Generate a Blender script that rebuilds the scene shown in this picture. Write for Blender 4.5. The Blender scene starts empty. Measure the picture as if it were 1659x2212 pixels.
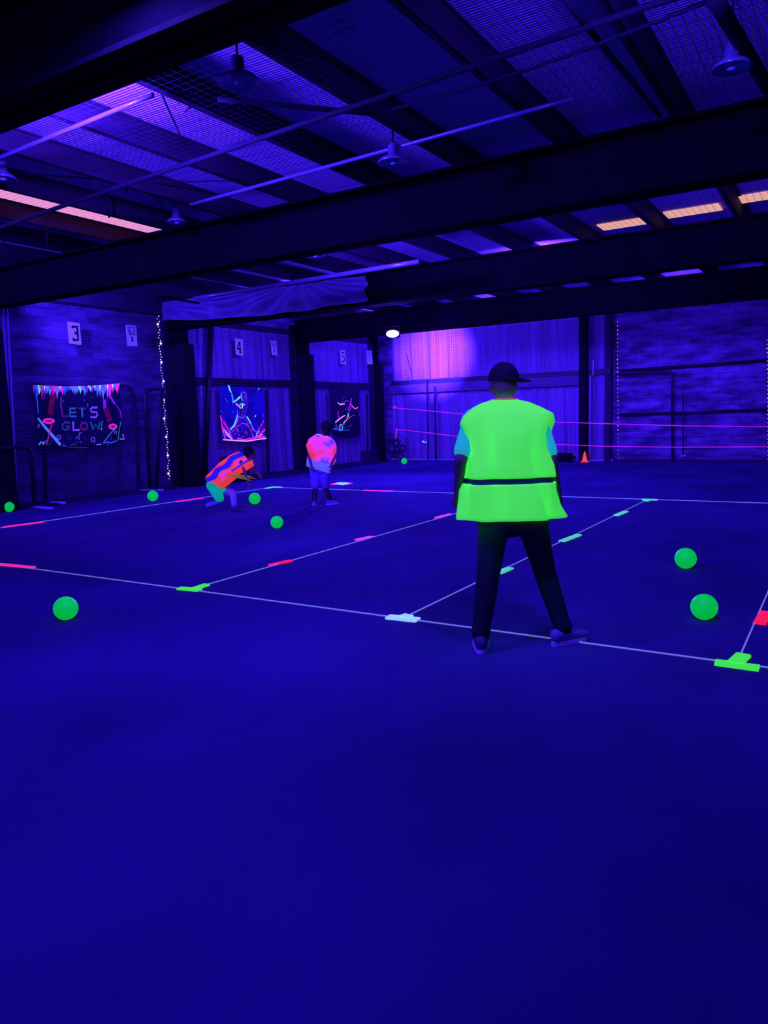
import bpy, bmesh, math, random
from mathutils import Vector, Matrix
random.seed(7)
C = bpy.context.scene.collection
scn = bpy.context.scene

# ------------------------------------------------------------------ camera
FPX, CX, CY, EYE = 1620.0, 829.5, 1106.0, 1.45
RIGHT = Vector((0.8505079, 0.52507917, -0.03046581))
UP = Vector((-0.04180573, 0.12522917, 0.99124666))
FWD = Vector((-0.52429818, 0.84178947, -0.12845972))
cam = bpy.data.cameras.new('camera'); camo = bpy.data.objects.new('camera', cam); C.objects.link(camo)
camo.matrix_world = Matrix(((RIGHT.x, UP.x, -FWD.x, 0), (RIGHT.y, UP.y, -FWD.y, 0), (RIGHT.z, UP.z, -FWD.z, EYE), (0, 0, 0, 1)))
cam.sensor_fit = 'VERTICAL'; cam.sensor_height = 24; cam.lens = FPX / 2212 * 24; cam.clip_end = 200; cam.clip_start = .05
scn.camera = camo
O = Vector((0, 0, EYE))

# ------------------------------------------------------------------ world, lights, exposure
w = bpy.data.worlds.new('world'); scn.world = w; w.use_nodes = True
w.node_tree.nodes['Background'].inputs[0].default_value = (.08, .03, 1, 1)
w.node_tree.nodes['Background'].inputs[1].default_value = 0.02
scn.view_settings.view_transform = 'Standard'; scn.view_settings.look = 'None'
scn.view_settings.gamma = 1; scn.view_settings.use_curve_mapping = False
scn.view_settings.exposure = 0.0
UV = (.075, .03, 1.0)
def look(o, d):
    o.rotation_euler = Vector(d).to_track_quat('-Z', 'Y').to_euler()
def area(name, loc, d, power, sx, sy, col=UV, spread=180):
    l = bpy.data.lights.new(name, 'AREA'); l.shape = 'RECTANGLE'; l.size = sx; l.size_y = sy
    l.energy = power; l.color = col; l.spread = math.radians(spread)
    o = bpy.data.objects.new(name, l); C.objects.link(o); o.location = loc; look(o, d); return o
def spot(name, loc, d, power, ang, blend, col=UV, r=.06):
    l = bpy.data.lights.new(name, 'SPOT'); l.energy = power; l.color = col
    l.spot_size = math.radians(ang); l.spot_blend = blend; l.shadow_soft_size = r
    o = bpy.data.objects.new(name, l); C.objects.link(o); o.location = loc; look(o, d); return o
LAMP = Vector((-9.42, 15.72, 3.36))                     # the lit flood lamp hung on the farthest beam
spot('flood_light_wall', LAMP + Vector((-.02, .14, -.03)), (-.30, 1, -.022), 42000, 33, 1)
area('flood_light_room', LAMP + Vector((.08, -.15, -.04)), (.55, -.8, -.3), 420, .3, .16)
# unseen ultraviolet floods, added behind the roof beams to light roof and walls
ADDED_BEAM_LAMPS = [((-10.4, 3.4, 3.72), (-.1, 1, .15), 300), ((-5.2, 3.4, 3.72), (-.1, 1, .1), 430), ((-1.0, 3.4, 3.72), (.0, 1, -.5), 130),
              ((-11.6, 7.86, 3.62), (.1, 1, .1), 220), ((-5.6, 7.86, 3.62), (.1, 1, .12), 330), ((-1.5, 7.86, 3.62), (.0, 1, -.3), 100),
              ((-9.6, 12.12, 3.62), (-.5, 1, .0), 190), ((-4.6, 12.12, 3.62), (-.1, 1, .12), 230),
              ((-10.4, 16.45, 3.62), (-.25, 1, -.1), 150), ((-7.4, 16.45, 3.62), (.0, 1, -.1), 90), ((-3.2, 16.45, 3.62), (.1, 1, -.12), 70)]
for i, (p, d, e) in enumerate(ADDED_BEAM_LAMPS):
    area('added_beam_flood', Vector(p) + Vector((0, .06, 0)), d, e, .3, .18, UV, 152)
# unseen floods behind the viewer, plus a downlight added to fill the near floor
for p, d, e in [((-6.5, -2.6, 3.5), (.15, 1, -.3), 85), ((-.5, -2.8, 3.5), (-.1, 1, -.25), 125), ((-3.2, 2.65, 3.7), (0, -.05, -1), 135)]:
    area('unseen_flood_light', p, d, e, .4, .2)

# ------------------------------------------------------------------ picture ray helpers (points measured on real planes)
def ray(px, py):
    return (RIGHT * (px - CX) - UP * (py - CY) + FWD * FPX)
def on_x(px, py, x):
    r = ray(px, py); return O + r * (x / r.x)
def on_y(px, py, y):
    r = ray(px, py); return O + r * (y / r.y)
def on_z(px, py, z=0.):
    r = ray(px, py); return O + r * ((z - EYE) / r.z)
def at_d(px, py, d):
    r = ray(px, py); return O + r * (d / FPX)

# ------------------------------------------------------------------ materials
def mat(name, col, rough=.7, emi=None, es=0., noise=.15, nscale=(3, 3, 3), bump=0., bscale=60., metal=0., spec=.3, ndetail=3):
    m = bpy.data.materials.new(name); m.use_nodes = True; nt = m.node_tree; N = nt.nodes; L = nt.links
    b = N['Principled BSDF']; b.inputs['Roughness'].default_value = rough; b.inputs['Metallic'].default_value = metal
    b.inputs['Specular IOR Level'].default_value = spec
    tc = N.new('ShaderNodeTexCoord'); mp = N.new('ShaderNodeMapping'); mp.inputs['Scale'].default_value = nscale
    L.new(tc.outputs['Object'], mp.inputs[0])
    no = N.new('ShaderNodeTexNoise'); no.inputs['Scale'].default_value = 1; no.inputs['Detail'].default_value = ndetail
    L.new(mp.outputs[0], no.inputs['Vector'])
    cr = N.new('ShaderNodeValToRGB'); cr.color_ramp.elements[0].position = .3; cr.color_ramp.elements[1].position = .7
    lo = [c * (1 - noise) for c in col]; hi = [c * (1 + noise) for c in col]
    cr.color_ramp.elements[0].color = (*lo, 1); cr.color_ramp.elements[1].color = (*hi, 1)
    L.new(no.outputs[0], cr.inputs[0]); L.new(cr.outputs[0], b.inputs['Base Color'])
    if bump:
        n2 = N.new('ShaderNodeTexNoise'); n2.inputs['Scale'].default_value = bscale; n2.inputs['Detail'].default_value = 2
        L.new(tc.outputs['Object'], n2.inputs['Vector'])
        bu = N.new('ShaderNodeBump'); bu.inputs['Strength'].default_value = bump; bu.inputs['Distance'].default_value = .01
        L.new(n2.outputs[0], bu.inputs['Height']); L.new(bu.outputs[0], b.inputs['Normal'])
    if emi is not None:
        b.inputs['Emission Color'].default_value = (*emi, 1); b.inputs['Emission Strength'].default_value = es
    return m
M = {}
# dark materials
M['beam'] = mat('beam_steel', (.004, .003, .008), .8, spec=.03)
M['purlin'] = mat('purlin_steel', (.04, .014, .05), .7, spec=.05)
M['black'] = mat('black_padding', (.008, .006, .015), .8, spec=.08)
M['tube'] = mat('black_tube', (.015, .012, .03), .45)
M['pipe'] = mat('grey_pipe', (.14, .09, .3), .35, metal=.3)
M['dpipe'] = mat('dark_cable', (.014, .01, .03), .7, spec=.08)
M['header'] = mat('header_steel', (.035, .02, .07), .7, spec=.1)
M['lav'] = mat('lavender_plastic', (.45, .3, .8), .5)
M['shade'] = mat('lamp_metal', (.25, .2, .5), .3, metal=.6)
M['wheel'] = mat('rubber_grey', (.05, .04, .1), .4)
# turf floor
def turf():
    m = mat('turf', (.062, .03, .2), .95, noise=.3, nscale=(.8, .5, 1), bump=.5, bscale=220, spec=.05, ndetail=6)
    return m
M['turf'] = turf()
def sheet(name, col, axis, scale, strength=.6, noise=.12, ns=(1, 1, 1)):
    m = mat(name, col, .7, noise=noise, nscale=ns)
    nt = m.node_tree; N = nt.nodes; L = nt.links
    tc = N.new('ShaderNodeTexCoord'); wv = N.new('ShaderNodeTexWave'); wv.bands_direction = axis
    wv.inputs['Scale'].default_value = scale; wv.inputs['Distortion'].default_value = .3
    L.new(tc.outputs['Object'], wv.inputs['Vector'])
    bu = N.new('ShaderNodeBump'); bu.inputs['Strength'].default_value = strength; bu.inputs['Distance'].default_value = .03
    L.new(wv.outputs[0], bu.inputs['Height']); L.new(bu.outputs[0], N['Principled BSDF'].inputs['Normal'])
    return m
M['roof'] = sheet('roof_sheet', (.5, .25, .8), 'Y', 9, .3, .08, (.6, .6, 1))
M['curtain'] = mat('curtain_fabric', (.31, .12, .47), .8, noise=.28, nscale=(7, 7, .25), bump=.2, bscale=40)
M['matwall'] = mat('whitewashed_wall', (.26, .12, .5), .85, noise=.55, nscale=(.5, .5, 3.2), bump=.25, bscale=30, ndetail=5)
def brick(name, c1, c2, rot):
    m = mat(name, c1, .85); nt = m.node_tree; N = nt.nodes; L = nt.links; b = N['Principled BSDF']
    tc = N.new('ShaderNodeTexCoord'); mp = N.new('ShaderNodeMapping'); mp.inputs['Rotation'].default_value = rot
    L.new(tc.outputs['Object'], mp.inputs[0])
    br = N.new('ShaderNodeTexBrick'); br.inputs['Scale'].default_value = 1; br.inputs['Brick Width'].default_value = .34; br.inputs['Row Height'].default_value = .16
    br.inputs['Mortar Size'].default_value = .012; br.inputs['Color1'].default_value = (*c1, 1); br.inputs['Color2'].default_value = (*c2, 1)
    br.inputs['Mortar'].default_value = (c2[0] * .8, c2[1] * .8, c2[2] * .85, 1)
    L.new(mp.outputs[0], br.inputs['Vector'])
    n1 = N.new('ShaderNodeTexNoise'); m2 = N.new('ShaderNodeMapping'); m2.inputs['Scale'].default_value = (1.2, 1.2, 4.5); n1.inputs['Scale'].default_value = 1.5
    n1.inputs['Detail'].default_value = 6
    L.new(tc.outputs['Object'], m2.inputs[0]); L.new(m2.outputs[0], n1.inputs['Vector'])
    rp = N.new('ShaderNodeValToRGB'); rp.color_ramp.elements[0].position = .38; rp.color_ramp.elements[1].position = .66
    rp.color_ramp.elements[0].color = (.28, .28, .34, 1)
    L.new(n1.outputs[0], rp.inputs[0])
    mx = N.new('ShaderNodeMix'); mx.data_type = 'RGBA'; mx.blend_type = 'MULTIPLY'; mx.inputs[0].default_value = 1
    L.new(br.outputs[0], mx.inputs[6]); L.new(rp.outputs[0], mx.inputs[7]); L.new(mx.outputs[2], b.inputs['Base Color'])
    return m
M['brickback'] = brick('painted_block_back', (.29, .10, .47), (.2, .075, .36), (math.pi / 2, 0, 0))
M['brickleft'] = brick('painted_block_left', (.31, .125, .52), (.2, .08, .38), (math.pi / 2, 0, math.pi / 2))
M['tarp'] = mat('draped_tarp', (.10, .05, .2), .6, noise=.2)
M['white'] = mat('white_board', (.6, .5, 1), .6, emi=(.08, .07, .5), es=.25)
M['print'] = mat('black_print', (.004, .004, .01), .7)
def net(name, col, cell, th, axes):
    """knotted net: a woven sheet that is mostly holes"""
    m = bpy.data.materials.new(name); m.use_nodes = True; nt = m.node_tree; N = nt.nodes; L = nt.links
    b = N['Principled BSDF']; b.inputs['Base Color'].default_value = (*col, 1); b.inputs['Roughness'].default_value = .8
    out = N['Material Output']; tr = N.new('ShaderNodeBsdfTransparent'); mx = N.new('ShaderNodeMixShader')
    tc = N.new('ShaderNodeTexCoord'); sp = N.new('ShaderNodeSeparateXYZ'); L.new(tc.outputs['Object'], sp.inputs[0])
    ms = []
    for a in axes:
        d = N.new('ShaderNodeMath'); d.operation = 'DIVIDE'; d.inputs[1].default_value = cell; L.new(sp.outputs[a], d.inputs[0])
        f = N.new('ShaderNodeMath'); f.operation = 'FRACT'; L.new(d.outputs[0], f.inputs[0])
        g = N.new('ShaderNodeMath'); g.operation = 'LESS_THAN'; g.inputs[1].default_value = th; L.new(f.outputs[0], g.inputs[0]); ms.append(g)
    mm = N.new('ShaderNodeMath'); mm.operation = 'MAXIMUM'; L.new(ms[0].outputs[0], mm.inputs[0]); L.new(ms[1].outputs[0], mm.inputs[1])
    L.new(mm.outputs[0], mx.inputs[0]); L.new(tr.outputs[0], mx.inputs[1]); L.new(b.outputs[0], mx.inputs[2]); L.new(mx.outputs[0], out.inputs[0])
    return m
M['net_yz'] = net('net_left', (.06, .03, .16), .06, .13, (1, 2))
M['net_xz'] = net('net_back', (.06, .03, .16), .06, .1, (0, 2))
# fluorescent things: dye that glows under the ultraviolet floods
def glow(name, col, es=.5, rough=.55, noise=.06, bump=0, bscale=30, dif=1.0):
    return mat(name, [c * dif for c in col], rough, emi=col, es=es, noise=noise, bump=bump, bscale=bscale, spec=.25)
M['ball'] = glow('ball_green', (.0, .72, .06), .62, .4)
M['vest'] = glow('vest_lime', (.05, 1., .09), .56, .85, bump=.6, bscale=7, dif=1)
_b = M['vest'].node_tree.nodes['Color Ramp'].color_ramp
_b.elements[0].color = (.35, 3.4, .05, 1); _b.elements[1].color = (.42, 4.4, .06, 1)
M['lime'] = glow('tape_lime', (.06, .95, .05), .75)
M['mint'] = glow('tape_mint', (.1, .8, .3), .7)
M['whitet'] = glow('tape_white', (.45, .85, 1.), .62)
M['pink'] = glow('tape_pink', (1., .03, .28), .75)
M['red'] = glow('tape_red', (1., .01, .06), .85)
M['magenta'] = glow('tape_magenta', (1., .04, .55), .7)
M['cord'] = glow('cord_white', (.35, .4, .9), .3)
M['rope'] = glow('rope_pink', (.9, .03, .45), .38)
M['orange'] = glow('cone_orange', (1., .06, .03), .85)
M['vorange'] = glow('vest_orange', (1., .05, .04), .7, .8, bump=.4)
M['vpink'] = glow('vest_pink', (.95, .05, .42), .6, .8, bump=.4)
M['vblue'] = mat('vest_blue', (.15, .12, .9), .8)
M['tee'] = glow('tee_pale', (.02, .6, .5), .5, .8, dif=.5)
M['teeblue'] = mat('tee_blue', (.35, .3, 1), .8, emi=(.2, .2, 1), es=.35)
M['shoe2'] = mat('grey_shoe', (.2, .12, .45), .6)
M['shorts'] = mat('pale_shorts', (.25, .1, .75), .8)
M['green'] = glow('leg_green', (.0, .5, .18), .55, .8, bump=.4)
M['pants'] = mat('dark_trousers', (.012, .008, .03), .85, bump=.3)
M['skin'] = mat('skin', (.2, .09, .12), .6)
M['hair'] = mat('dark_hair', (.01, .007, .015), .8)
M['cap'] = mat('black_cap', (.01, .008, .02), .8)
M['shoe'] = mat('dark_shoe', (.06, .04, .15), .6)
M['sole'] = mat('pale_sole', (.7, .5, 1.), .6)
M['collar'] = glow('collar_orange', (.8, .15, .02), .5)
M['pale'] = mat('pale_leggings', (.3, .2, .7), .8)
M['fringe'] = glow('fringe_straw', (.4, .25, .03), .35, .8)
M['belt'] = mat('grey_strip', (.04, .02, .12), .5)
def emit(name, col, s):
    m = bpy.data.materials.new(name); m.use_nodes = True; b = m.node_tree.nodes['Principled BSDF']
    b.inputs['Base Color'].default_value = (.2, .2, .2, 1); b.inputs['Emission Color'].default_value = (*col, 1); b.inputs['Emission Strength'].default_value = s
    return m
M['lens'] = emit('lamp_lens', (1., .55, 1.), 9)
M['skylight'] = emit('skylight', (1., .36, .8), .9)
M['skylight_r'] = emit('skylight_amber', (1., .5, .38), .8)
M['bulb'] = emit('bulb_warm', (1., .8, .75), 1.2)
M['bulbtinseldim'] = emit('bulb_and_tinsel_glint_dim', (.75, .35, .9), .4)
M['tinselpink'] = emit('tinsel_glint_pink', (.9, .08, .8), .8)
# poster inks (fluorescent print)
INK = {}
def ink(k, col, es=.6): INK[k] = glow('ink_' + k, col, es); return INK[k]
for k, c, e in [('cyan', (.15, .8, .9), .8), ('teal', (.03, .25, .45), .5), ('violet', (.25, .08, 1.), .8), ('blue', (.03, .08, .95), .6), ('sky', (.08, .22, 1.), .7),
                ('magenta', (.9, .02, .45), .75), ('rose', (.55, .01, .15), .5), ('pinkw', (1., .35, .6), .8), ('white', (.6, .9, 1), .9), ('dimred', (.13, .0, .04), .5),
                ('purple', (.2, .01, .45), .6), ('grey', (.05, .06, .25), .5), ('green', (.02, .4, .12), .5), ('orange', (1., .15, .04), .7), ('mauve', (.18, .02, .2), .5), ('dusk', (.04, .02, .22), .4)]:
    ink(k, c, e)
INK['navy'] = mat('ink_navy', (.012, .006, .06), .7)
INK['navy2'] = mat('ink_deep_blue', (.03, .02, .3), .7, noise=.5, nscale=(4, 4, 4))
INK['dark'] = mat('ink_dark', (.006, .003, .03), .7)

# ------------------------------------------------------------------ geometry helpers
def tag(o, label=None, cat=None, group=None, kind=None):
    if label: o['label'] = label
    if cat: o['category'] = cat
    if group: o['group'] = group
    if kind: o['kind'] = kind
    return o
def obj(name, bm, m, parent=None, smooth=False, loc=None):
    me = bpy.data.meshes.new(name); bm.to_mesh(me); bm.free()
    for x in (m if isinstance(m, (list, tuple)) else [m]): me.materials.append(x)
    if smooth:
        for p in me.polygons: p.use_smooth = True
    o = bpy.data.objects.new(name, me); C.objects.link(o)
    if parent is not None:
        o.parent = parent; o.matrix_parent_inverse = Matrix.Translation(-parent.location)
    return o
def thing(name, loc, label, cat, group=None):
    o = bpy.data.objects.new(name, None); C.objects.link(o); o.location = loc; o.empty_display_size = .1
    return tag(o, label, cat, group)
def box(bm, lo, hi, mi=0):
    vs = [bm.verts.new((x, y, z)) for x in (lo[0], hi[0]) for y in (lo[1], hi[1]) for z in (lo[2], hi[2])]
    for f in ((0, 1, 3, 2), (4, 6, 7, 5), (0, 4, 5, 1), (2, 3, 7, 6), (0, 2, 6, 4), (1, 5, 7, 3)):
        fc = bm.faces.new([vs[i] for i in f]); fc.material_index = mi
    return vs
def B(): return bmesh.new()
def frame(d):
    d = Vector(d).normalized(); a = Vector((0, 0, 1)) if abs(d.z) < .9 else Vector((1, 0, 0))
    u = d.cross(a).normalized(); return u, d.cross(u).normalized()
def tube(bm, pts, r, n=8, cap=True, mi=0):
    pts = [Vector(p) for p in pts]; rings = []
    rs = r if isinstance(r, (list, tuple)) else [r] * len(pts)
    u0 = None
    for i, p in enumerate(pts):
        d = (pts[min(i + 1, len(pts) - 1)] - pts[max(i - 1, 0)])
        if u0 is None: u, v = frame(d)
        else:
            dn = d.normalized(); u = (u0 - dn * u0.dot(dn)).normalized(); v = dn.cross(u)
        u0 = u
        rings.append([bm.verts.new(p + (u * math.cos(a) + v * math.sin(a)) * rs[i]) for a in [2 * math.pi * k / n for k in range(n)]])
    for a, b in zip(rings, rings[1:]):
        for k in range(n):
            f = bm.faces.new((a[k], a[(k + 1) % n], b[(k + 1) % n], b[k])); f.material_index = mi
    if cap:
        for r_ in (rings[0][::-1], rings[-1]):
            f = bm.faces.new(r_); f.material_index = mi
    return bm
def ball(bm, c, r, sx=1, sy=1, sz=1, n=12, rot=None, mi=0):
    mtx = Matrix.Translation(c) @ (rot.to_4x4() if rot else Matrix.Identity(4)) @ Matrix.Diagonal((sx * r, sy * r, sz * r, 1))
    res = bmesh.ops.create_uvsphere(bm, u_segments=n * 2, v_segments=n, radius=1, matrix=mtx)
    for f in {f for v in res['verts'] for f in v.link_faces}: f.material_index = mi
def caps(bm, p0, p1, r0, r1, n=10):
    """tapered limb with rounded ends"""
    p0, p1 = Vector(p0), Vector(p1); d = (p1 - p0); L = d.length; dn = d / max(L, 1e-6)
    pts, rs = [], []
    for k in range(4):
        a = math.pi / 2 * (1 - k / 4.); pts.append(p0 - dn * r0 * math.sin(a)); rs.append(max(r0 * math.cos(a), .001))
    pts += [p0, p1]; rs += [r0, r1]
    for k in range(1, 5):
        a = math.pi / 2 * k / 4.; pts.append(p1 + dn * r1 * math.sin(a)); rs.append(max(r1 * math.cos(a), .001))
    tube(bm, pts, rs, n)
def loft(bm, rings, close=True, cap=(False, False), mi=0):
    vr = [[bm.verts.new(p) for p in r] for r in rings]; n = len(vr[0])
    for a, b in zip(vr, vr[1:]):
        for k in range(n if close else n - 1):
            f = bm.faces.new((a[k], a[(k + 1) % n], b[(k + 1) % n], b[k])); f.material_index = mi
    if cap[0]: bm.faces.new(vr[0][::-1])
    if cap[1]: bm.faces.new(vr[-1])
def remesh(o, voxel, smooth=3):
    md = o.modifiers.new('r', 'REMESH'); md.mode = 'VOXEL'; md.voxel_size = voxel; md.use_smooth_shade = True
    s = o.modifiers.new('s', 'SMOOTH'); s.iterations = smooth; s.factor = .5
    dg = bpy.context.evaluated_depsgraph_get(); me = bpy.data.meshes.new_from_object(o.evaluated_get(dg))
    ms = list(o.data.materials); o.modifiers.clear(); o.data = me; me.materials.clear()
    for x in ms: me.materials.append(x)
    for p in me.polygons: p.use_smooth = True; p.material_index = 0
    return o
def solid(o, t):
    md = o.modifiers.new('thickness', 'SOLIDIFY'); md.thickness = t; md.offset = 0; return o
def box_obj(name, lo, hi, m, parent=None, bevel=0):
    bm = B(); box(bm, lo, hi)
    if bevel: bmesh.ops.bevel(bm, geom=bm.edges[:], offset=bevel, segments=2, affect='EDGES')
    return obj(name, bm, m, parent)
def struct(o): o['kind'] = 'structure'; return o

XW, YB, ZR = -12.9, 20.9, 4.2           # left wall, back wall, roof
XR, YF = 7.5, -6.0
# ------------------------------------------------------------------ setting
bm = B(); bmesh.ops.create_grid(bm, x_segments=1, y_segments=1, size=.5, matrix=Matrix.Translation(((XW + XR) / 2, (YF + YB) / 2, 0)) @ Matrix.Diagonal((XR - XW + .4, YB - YF + .4, 1, 1)))
struct(obj('floor', bm, M['turf']))
struct(box_obj('ceiling', (XW - .2, YF - .2, ZR), (XR + .2, YB + .2, ZR + .15), M['roof']))
struct(box_obj('wall_left', (XW - .2, YF - .2, 0), (XW, YB + .2, ZR), M['brickleft']))
struct(box_obj('wall_back', (XW, YB, 0), (XR, YB + .2, ZR), M['brickback']))
struct(box_obj('wall_right', (XR, YF - .2, 0), (XR + .2, YB + .2, ZR), M['black']))
struct(box_obj('wall_front', (XW, YF - .2, 0), (XR, YF, ZR), M['black']))
RAFT = [3.05, 7.5, 11.75, 16.1]
ZB, ZT = 3.4, 3.98
# purlins
k = 0; x = -3.55 + 1.07 * 9
i = 1
while x > XW + .3:
    bm = B()
    box(bm, (x - .012, YF, ZT), (x + .012, YB, ZR)); box(bm, (x - .06, YF, ZT), (x + .0, YB, ZT + .012)); box(bm, (x, YF, ZR - .014), (x + .05, YB, ZR - .002))
    struct(obj('trim_%d' % i, bm, M['purlin'])); i += 1; x -= 1.07
# eave header and soffit above the left wall bays
struct(box_obj('trim_%d' % i, (XW, YF, 3.72), (XW + .35, 11.6, ZR), M['header'])); i += 1
struct(box_obj('trim_%d' % i, (XW, 11.9, 3.62), (XW + .1, YB, 3.78), M['header'])); i += 1
# baseboard ledges
struct(box_obj('baseboard_back', (XW + .1, YB - .16, 0), (-5.5, YB - .02, .05), M['lav']))
struct(box_obj('baseboard_right', (-5.5, YB - .1, 0), (XR, YB - .02, .05), M['header']))
struct(box_obj('baseboard_left', (XW + .02, 7.9, 0), (XW + .2, YB - .2, .05), M['header']))

def ibeam(bm, y, x0, x1, zb, zt, fl=.16):
    box(bm, (x0, y - .02, zb), (x1, y + .02, zt)); box(bm, (x0, y - fl, zb), (x1, y + fl, zb + .03)); box(bm, (x0, y - fl, zt - .03), (x1, y + fl, zt))
names = ['nearest black steel roof beam, running into the top left corner', 'black steel roof beam crossing the whole picture, the widest looking one',
         'black roof beam with a tarp draped on its left end', 'farthest black roof beam, right above the back wall']
for y, nm in zip(RAFT, names):
    t = thing('roof_beam', ((XW + XR) / 2, y, ZB), nm, 'beam', 'roof beams')
    bm = B(); ibeam(bm, y, XW + .3, XR - .05, ZB, ZT - .002); obj('girder', bm, M['beam'], t)
cn = ['black padded column at the far left edge of the picture', 'wide black padded column right of the string of lights', 'black padded column between signs 4 and 5', 'black column in the far left corner below the lit lamp']
for j, (y0, y1, w_) in enumerate([(7.15, 7.62, .75), (11.72, 12.0, .72), (16.05, 16.35, .68), (19.95, 20.2, .45)]):
    t = thing('padded_column', (XW + w_ / 2, (y0 + y1) / 2, 0), cn[j], 'column', 'padded columns along the left wall')
    box_obj('padding', (XW + .01, y0, .0), (XW + w_, y1, 3.1), M['black'], t, .03)
    box_obj('steel_core', (XW + .05, y0 + .06, 3.1), (XW + w_ - .12, y1 - .06, ZT - .1), M['beam'], t)
# ------------------------------------------------------------------ left wall curtains and nets (bays 4 and 5)
def curtain(name, a, b, z0, z1, amp, off, label, m='curtain', seed=0, parent=None):
    """vertical folds hung between a and b (xy), pushed off the wall by off"""
    a, b, off = Vector(a), Vector(b), Vector(off); rnd = random.Random(seed); L = (b - a).length
    n = int(L / .025); ph = [(rnd.uniform(2, 30), rnd.uniform(0, 6), rnd.uniform(.3, 1)) for _ in range(7)]
    rings = []
    for z in [z0 + (z1 - z0) * q / 8 for q in range(9)]:
        row = []
        for s in range(n + 1):
            t = s / n; d = sum(math.sin(f * t * L + p + .6 * (z - z0)) * am for f, p, am in ph) / 3.2 * amp * (.5 + .5 * (z1 - z) / (z1 - z0))
            p = a.lerp(b, t) + off * (1 + d); row.append(Vector((p.x, p.y, z)))
        rings.append(row)
    bm = B(); loft(bm, rings, close=False); o = obj(name, bm, M[m], parent, smooth=True); return tag(o, label, 'curtain')
curtain('wall_curtain', (XW, 12.05), (XW, 16.0), 2.42, 3.62, .8, (.09, 0), 'pale folded curtain above the dark rail behind sign 4', seed=1)
curtain('wall_curtain', (XW, 12.05), (XW, 16.0), .06, 2.28, .8, (.09, 0), 'pale folded curtain below the dark rail behind the baseball banner', seed=2)
curtain('wall_curtain', (XW, 16.4), (XW, 19.9), 2.42, 3.62, .5, (.09, 0), 'pale curtain above the dark rail behind sign 5', seed=3)
curtain('wall_curtain', (XW, 16.4), (XW, 19.9), .06, 2.28, .5, (.09, 0), 'pale curtain below the dark rail behind the footballer banner', seed=4)
curtain('wall_curtain', (-12.5, YB), (-5.7, YB), 2.5, 3.95, .8, (0, -.09), 'pale pleated curtain on the upper back wall lit pink by the lamp', seed=5)
curtain('wall_curtain', (-12.5, YB), (-5.7, YB), .06, 2.36, .8, (0, -.09), 'pale pleated curtain on the lower back wall behind the pink ropes', seed=6)
def rail(name, lo, hi, label, m='header'):
    o = box_obj(name, lo, hi, M[m]); return tag(o, label, 'rail')
rail('wall_girt', (XW + .02, 12.02, 2.27), (XW + .24, 16.02, 2.43), 'dark horizontal wall rail between sign 4 and the baseball banner', 'black')
rail('wall_girt', (XW + .02, 16.37, 2.27), (XW + .24, 19.93, 2.43), 'dark horizontal wall rail between sign 5 and the footballer banner', 'black')
rail('wall_girt', (XW + .45, YB - .26, 2.36), (-5.55, YB - .02, 2.5), 'dark horizontal rail across the curtained back wall', 'tube')
M['shade_strip'] = mat('shade_strip_dark', (.15, .06, .24), .8)
tag(box_obj('rail_shade_strip', (-12.45, YB - .285, 2.1), (-6.4, YB - .262, 2.36), M['shade_strip']), 'dark strip standing for the shade under the dark rail of the back wall', 'shade_strip')  # thin dark strip put in for the shade band below the rail
def netp(name, a, b, z0, z1, m, label):
    bm = B(); vs = [bm.verts.new(p) for p in ((a[0], a[1], z0), (b[0], b[1], z0), (b[0], b[1], z1), (a[0], a[1], z1))]; bm.faces.new(vs)
    return tag(obj(name, bm, M[m]), label, 'net')
netp('hanging_net', (XW + .3, 12.0), (XW + .3, 16.05), .03, 3.6, 'net_yz', 'dark net behind the baseball banner, in front of a curtain')
netp('hanging_net', (XW + .3, 16.4), (XW + .3, 19.9), .03, 3.6, 'net_yz', 'dark net behind the footballer banner, in front of a curtain')
netp('hanging_net', (XW + .3, 7.7), (XW + .3, 11.7), .03, 3.74, 'net_yz', 'dark net in front of the block wall behind the glow banner')
netp('hanging_net', (-12.4, YB - .32), (-5.6, YB - .32), .03, 3.9, 'net_xz', 'dark net hanging in front of the curtained back wall')
# slanting and upright tubes in bay 4
def tubes(name, paths, r, m, label, cat, n=8):
    bm = B()
    for p in paths: tube(bm, p, r, n)
    return tag(obj(name, bm, M[m], smooth=True), label, cat)
XN = XW + .31
tubes('leaning_pole', [[on_x(456, 700, XN), on_x(441, 1035, XN)]], .07, 'tube', 'black pole leaning just right of the wide black column', 'pole')
tubes('curtain_edge', [[on_x(430, 705, XW + .14), on_x(437, 1040, XW + .14)]], .05, 'lav', 'pale strip of curtain edge beside the leaning black pole', 'curtain')
tubes('upright_pole', [[on_x(576, 842, XW + .16), on_x(580, 1030, XW + .16)]], .045, 'tube', 'black upright post right of the baseball banner', 'pole')
tubes('upright_pole', [[on_x(793, 850, XN), on_x(794, 1013, XN)]], .03, 'tube', 'thin black post right of the footballer banner', 'pole')
# left edge lavender posts
t = thing('curtain_post', on_x(30, 1082, XN), 'pale lavender upright post at the left edge of the block wall', 'post')
bm = B(); tube(bm, [on_x(4, 650, XN), on_x(26, 1080, XN)], .045); obj('post', bm, M['lav'], t, True)
bm = B(); tube(bm, [on_x(14, 655, XN + .05), on_x(37, 1080, XN + .05)], .022); obj('edge_tube', bm, M['lav'], t, True)
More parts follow.
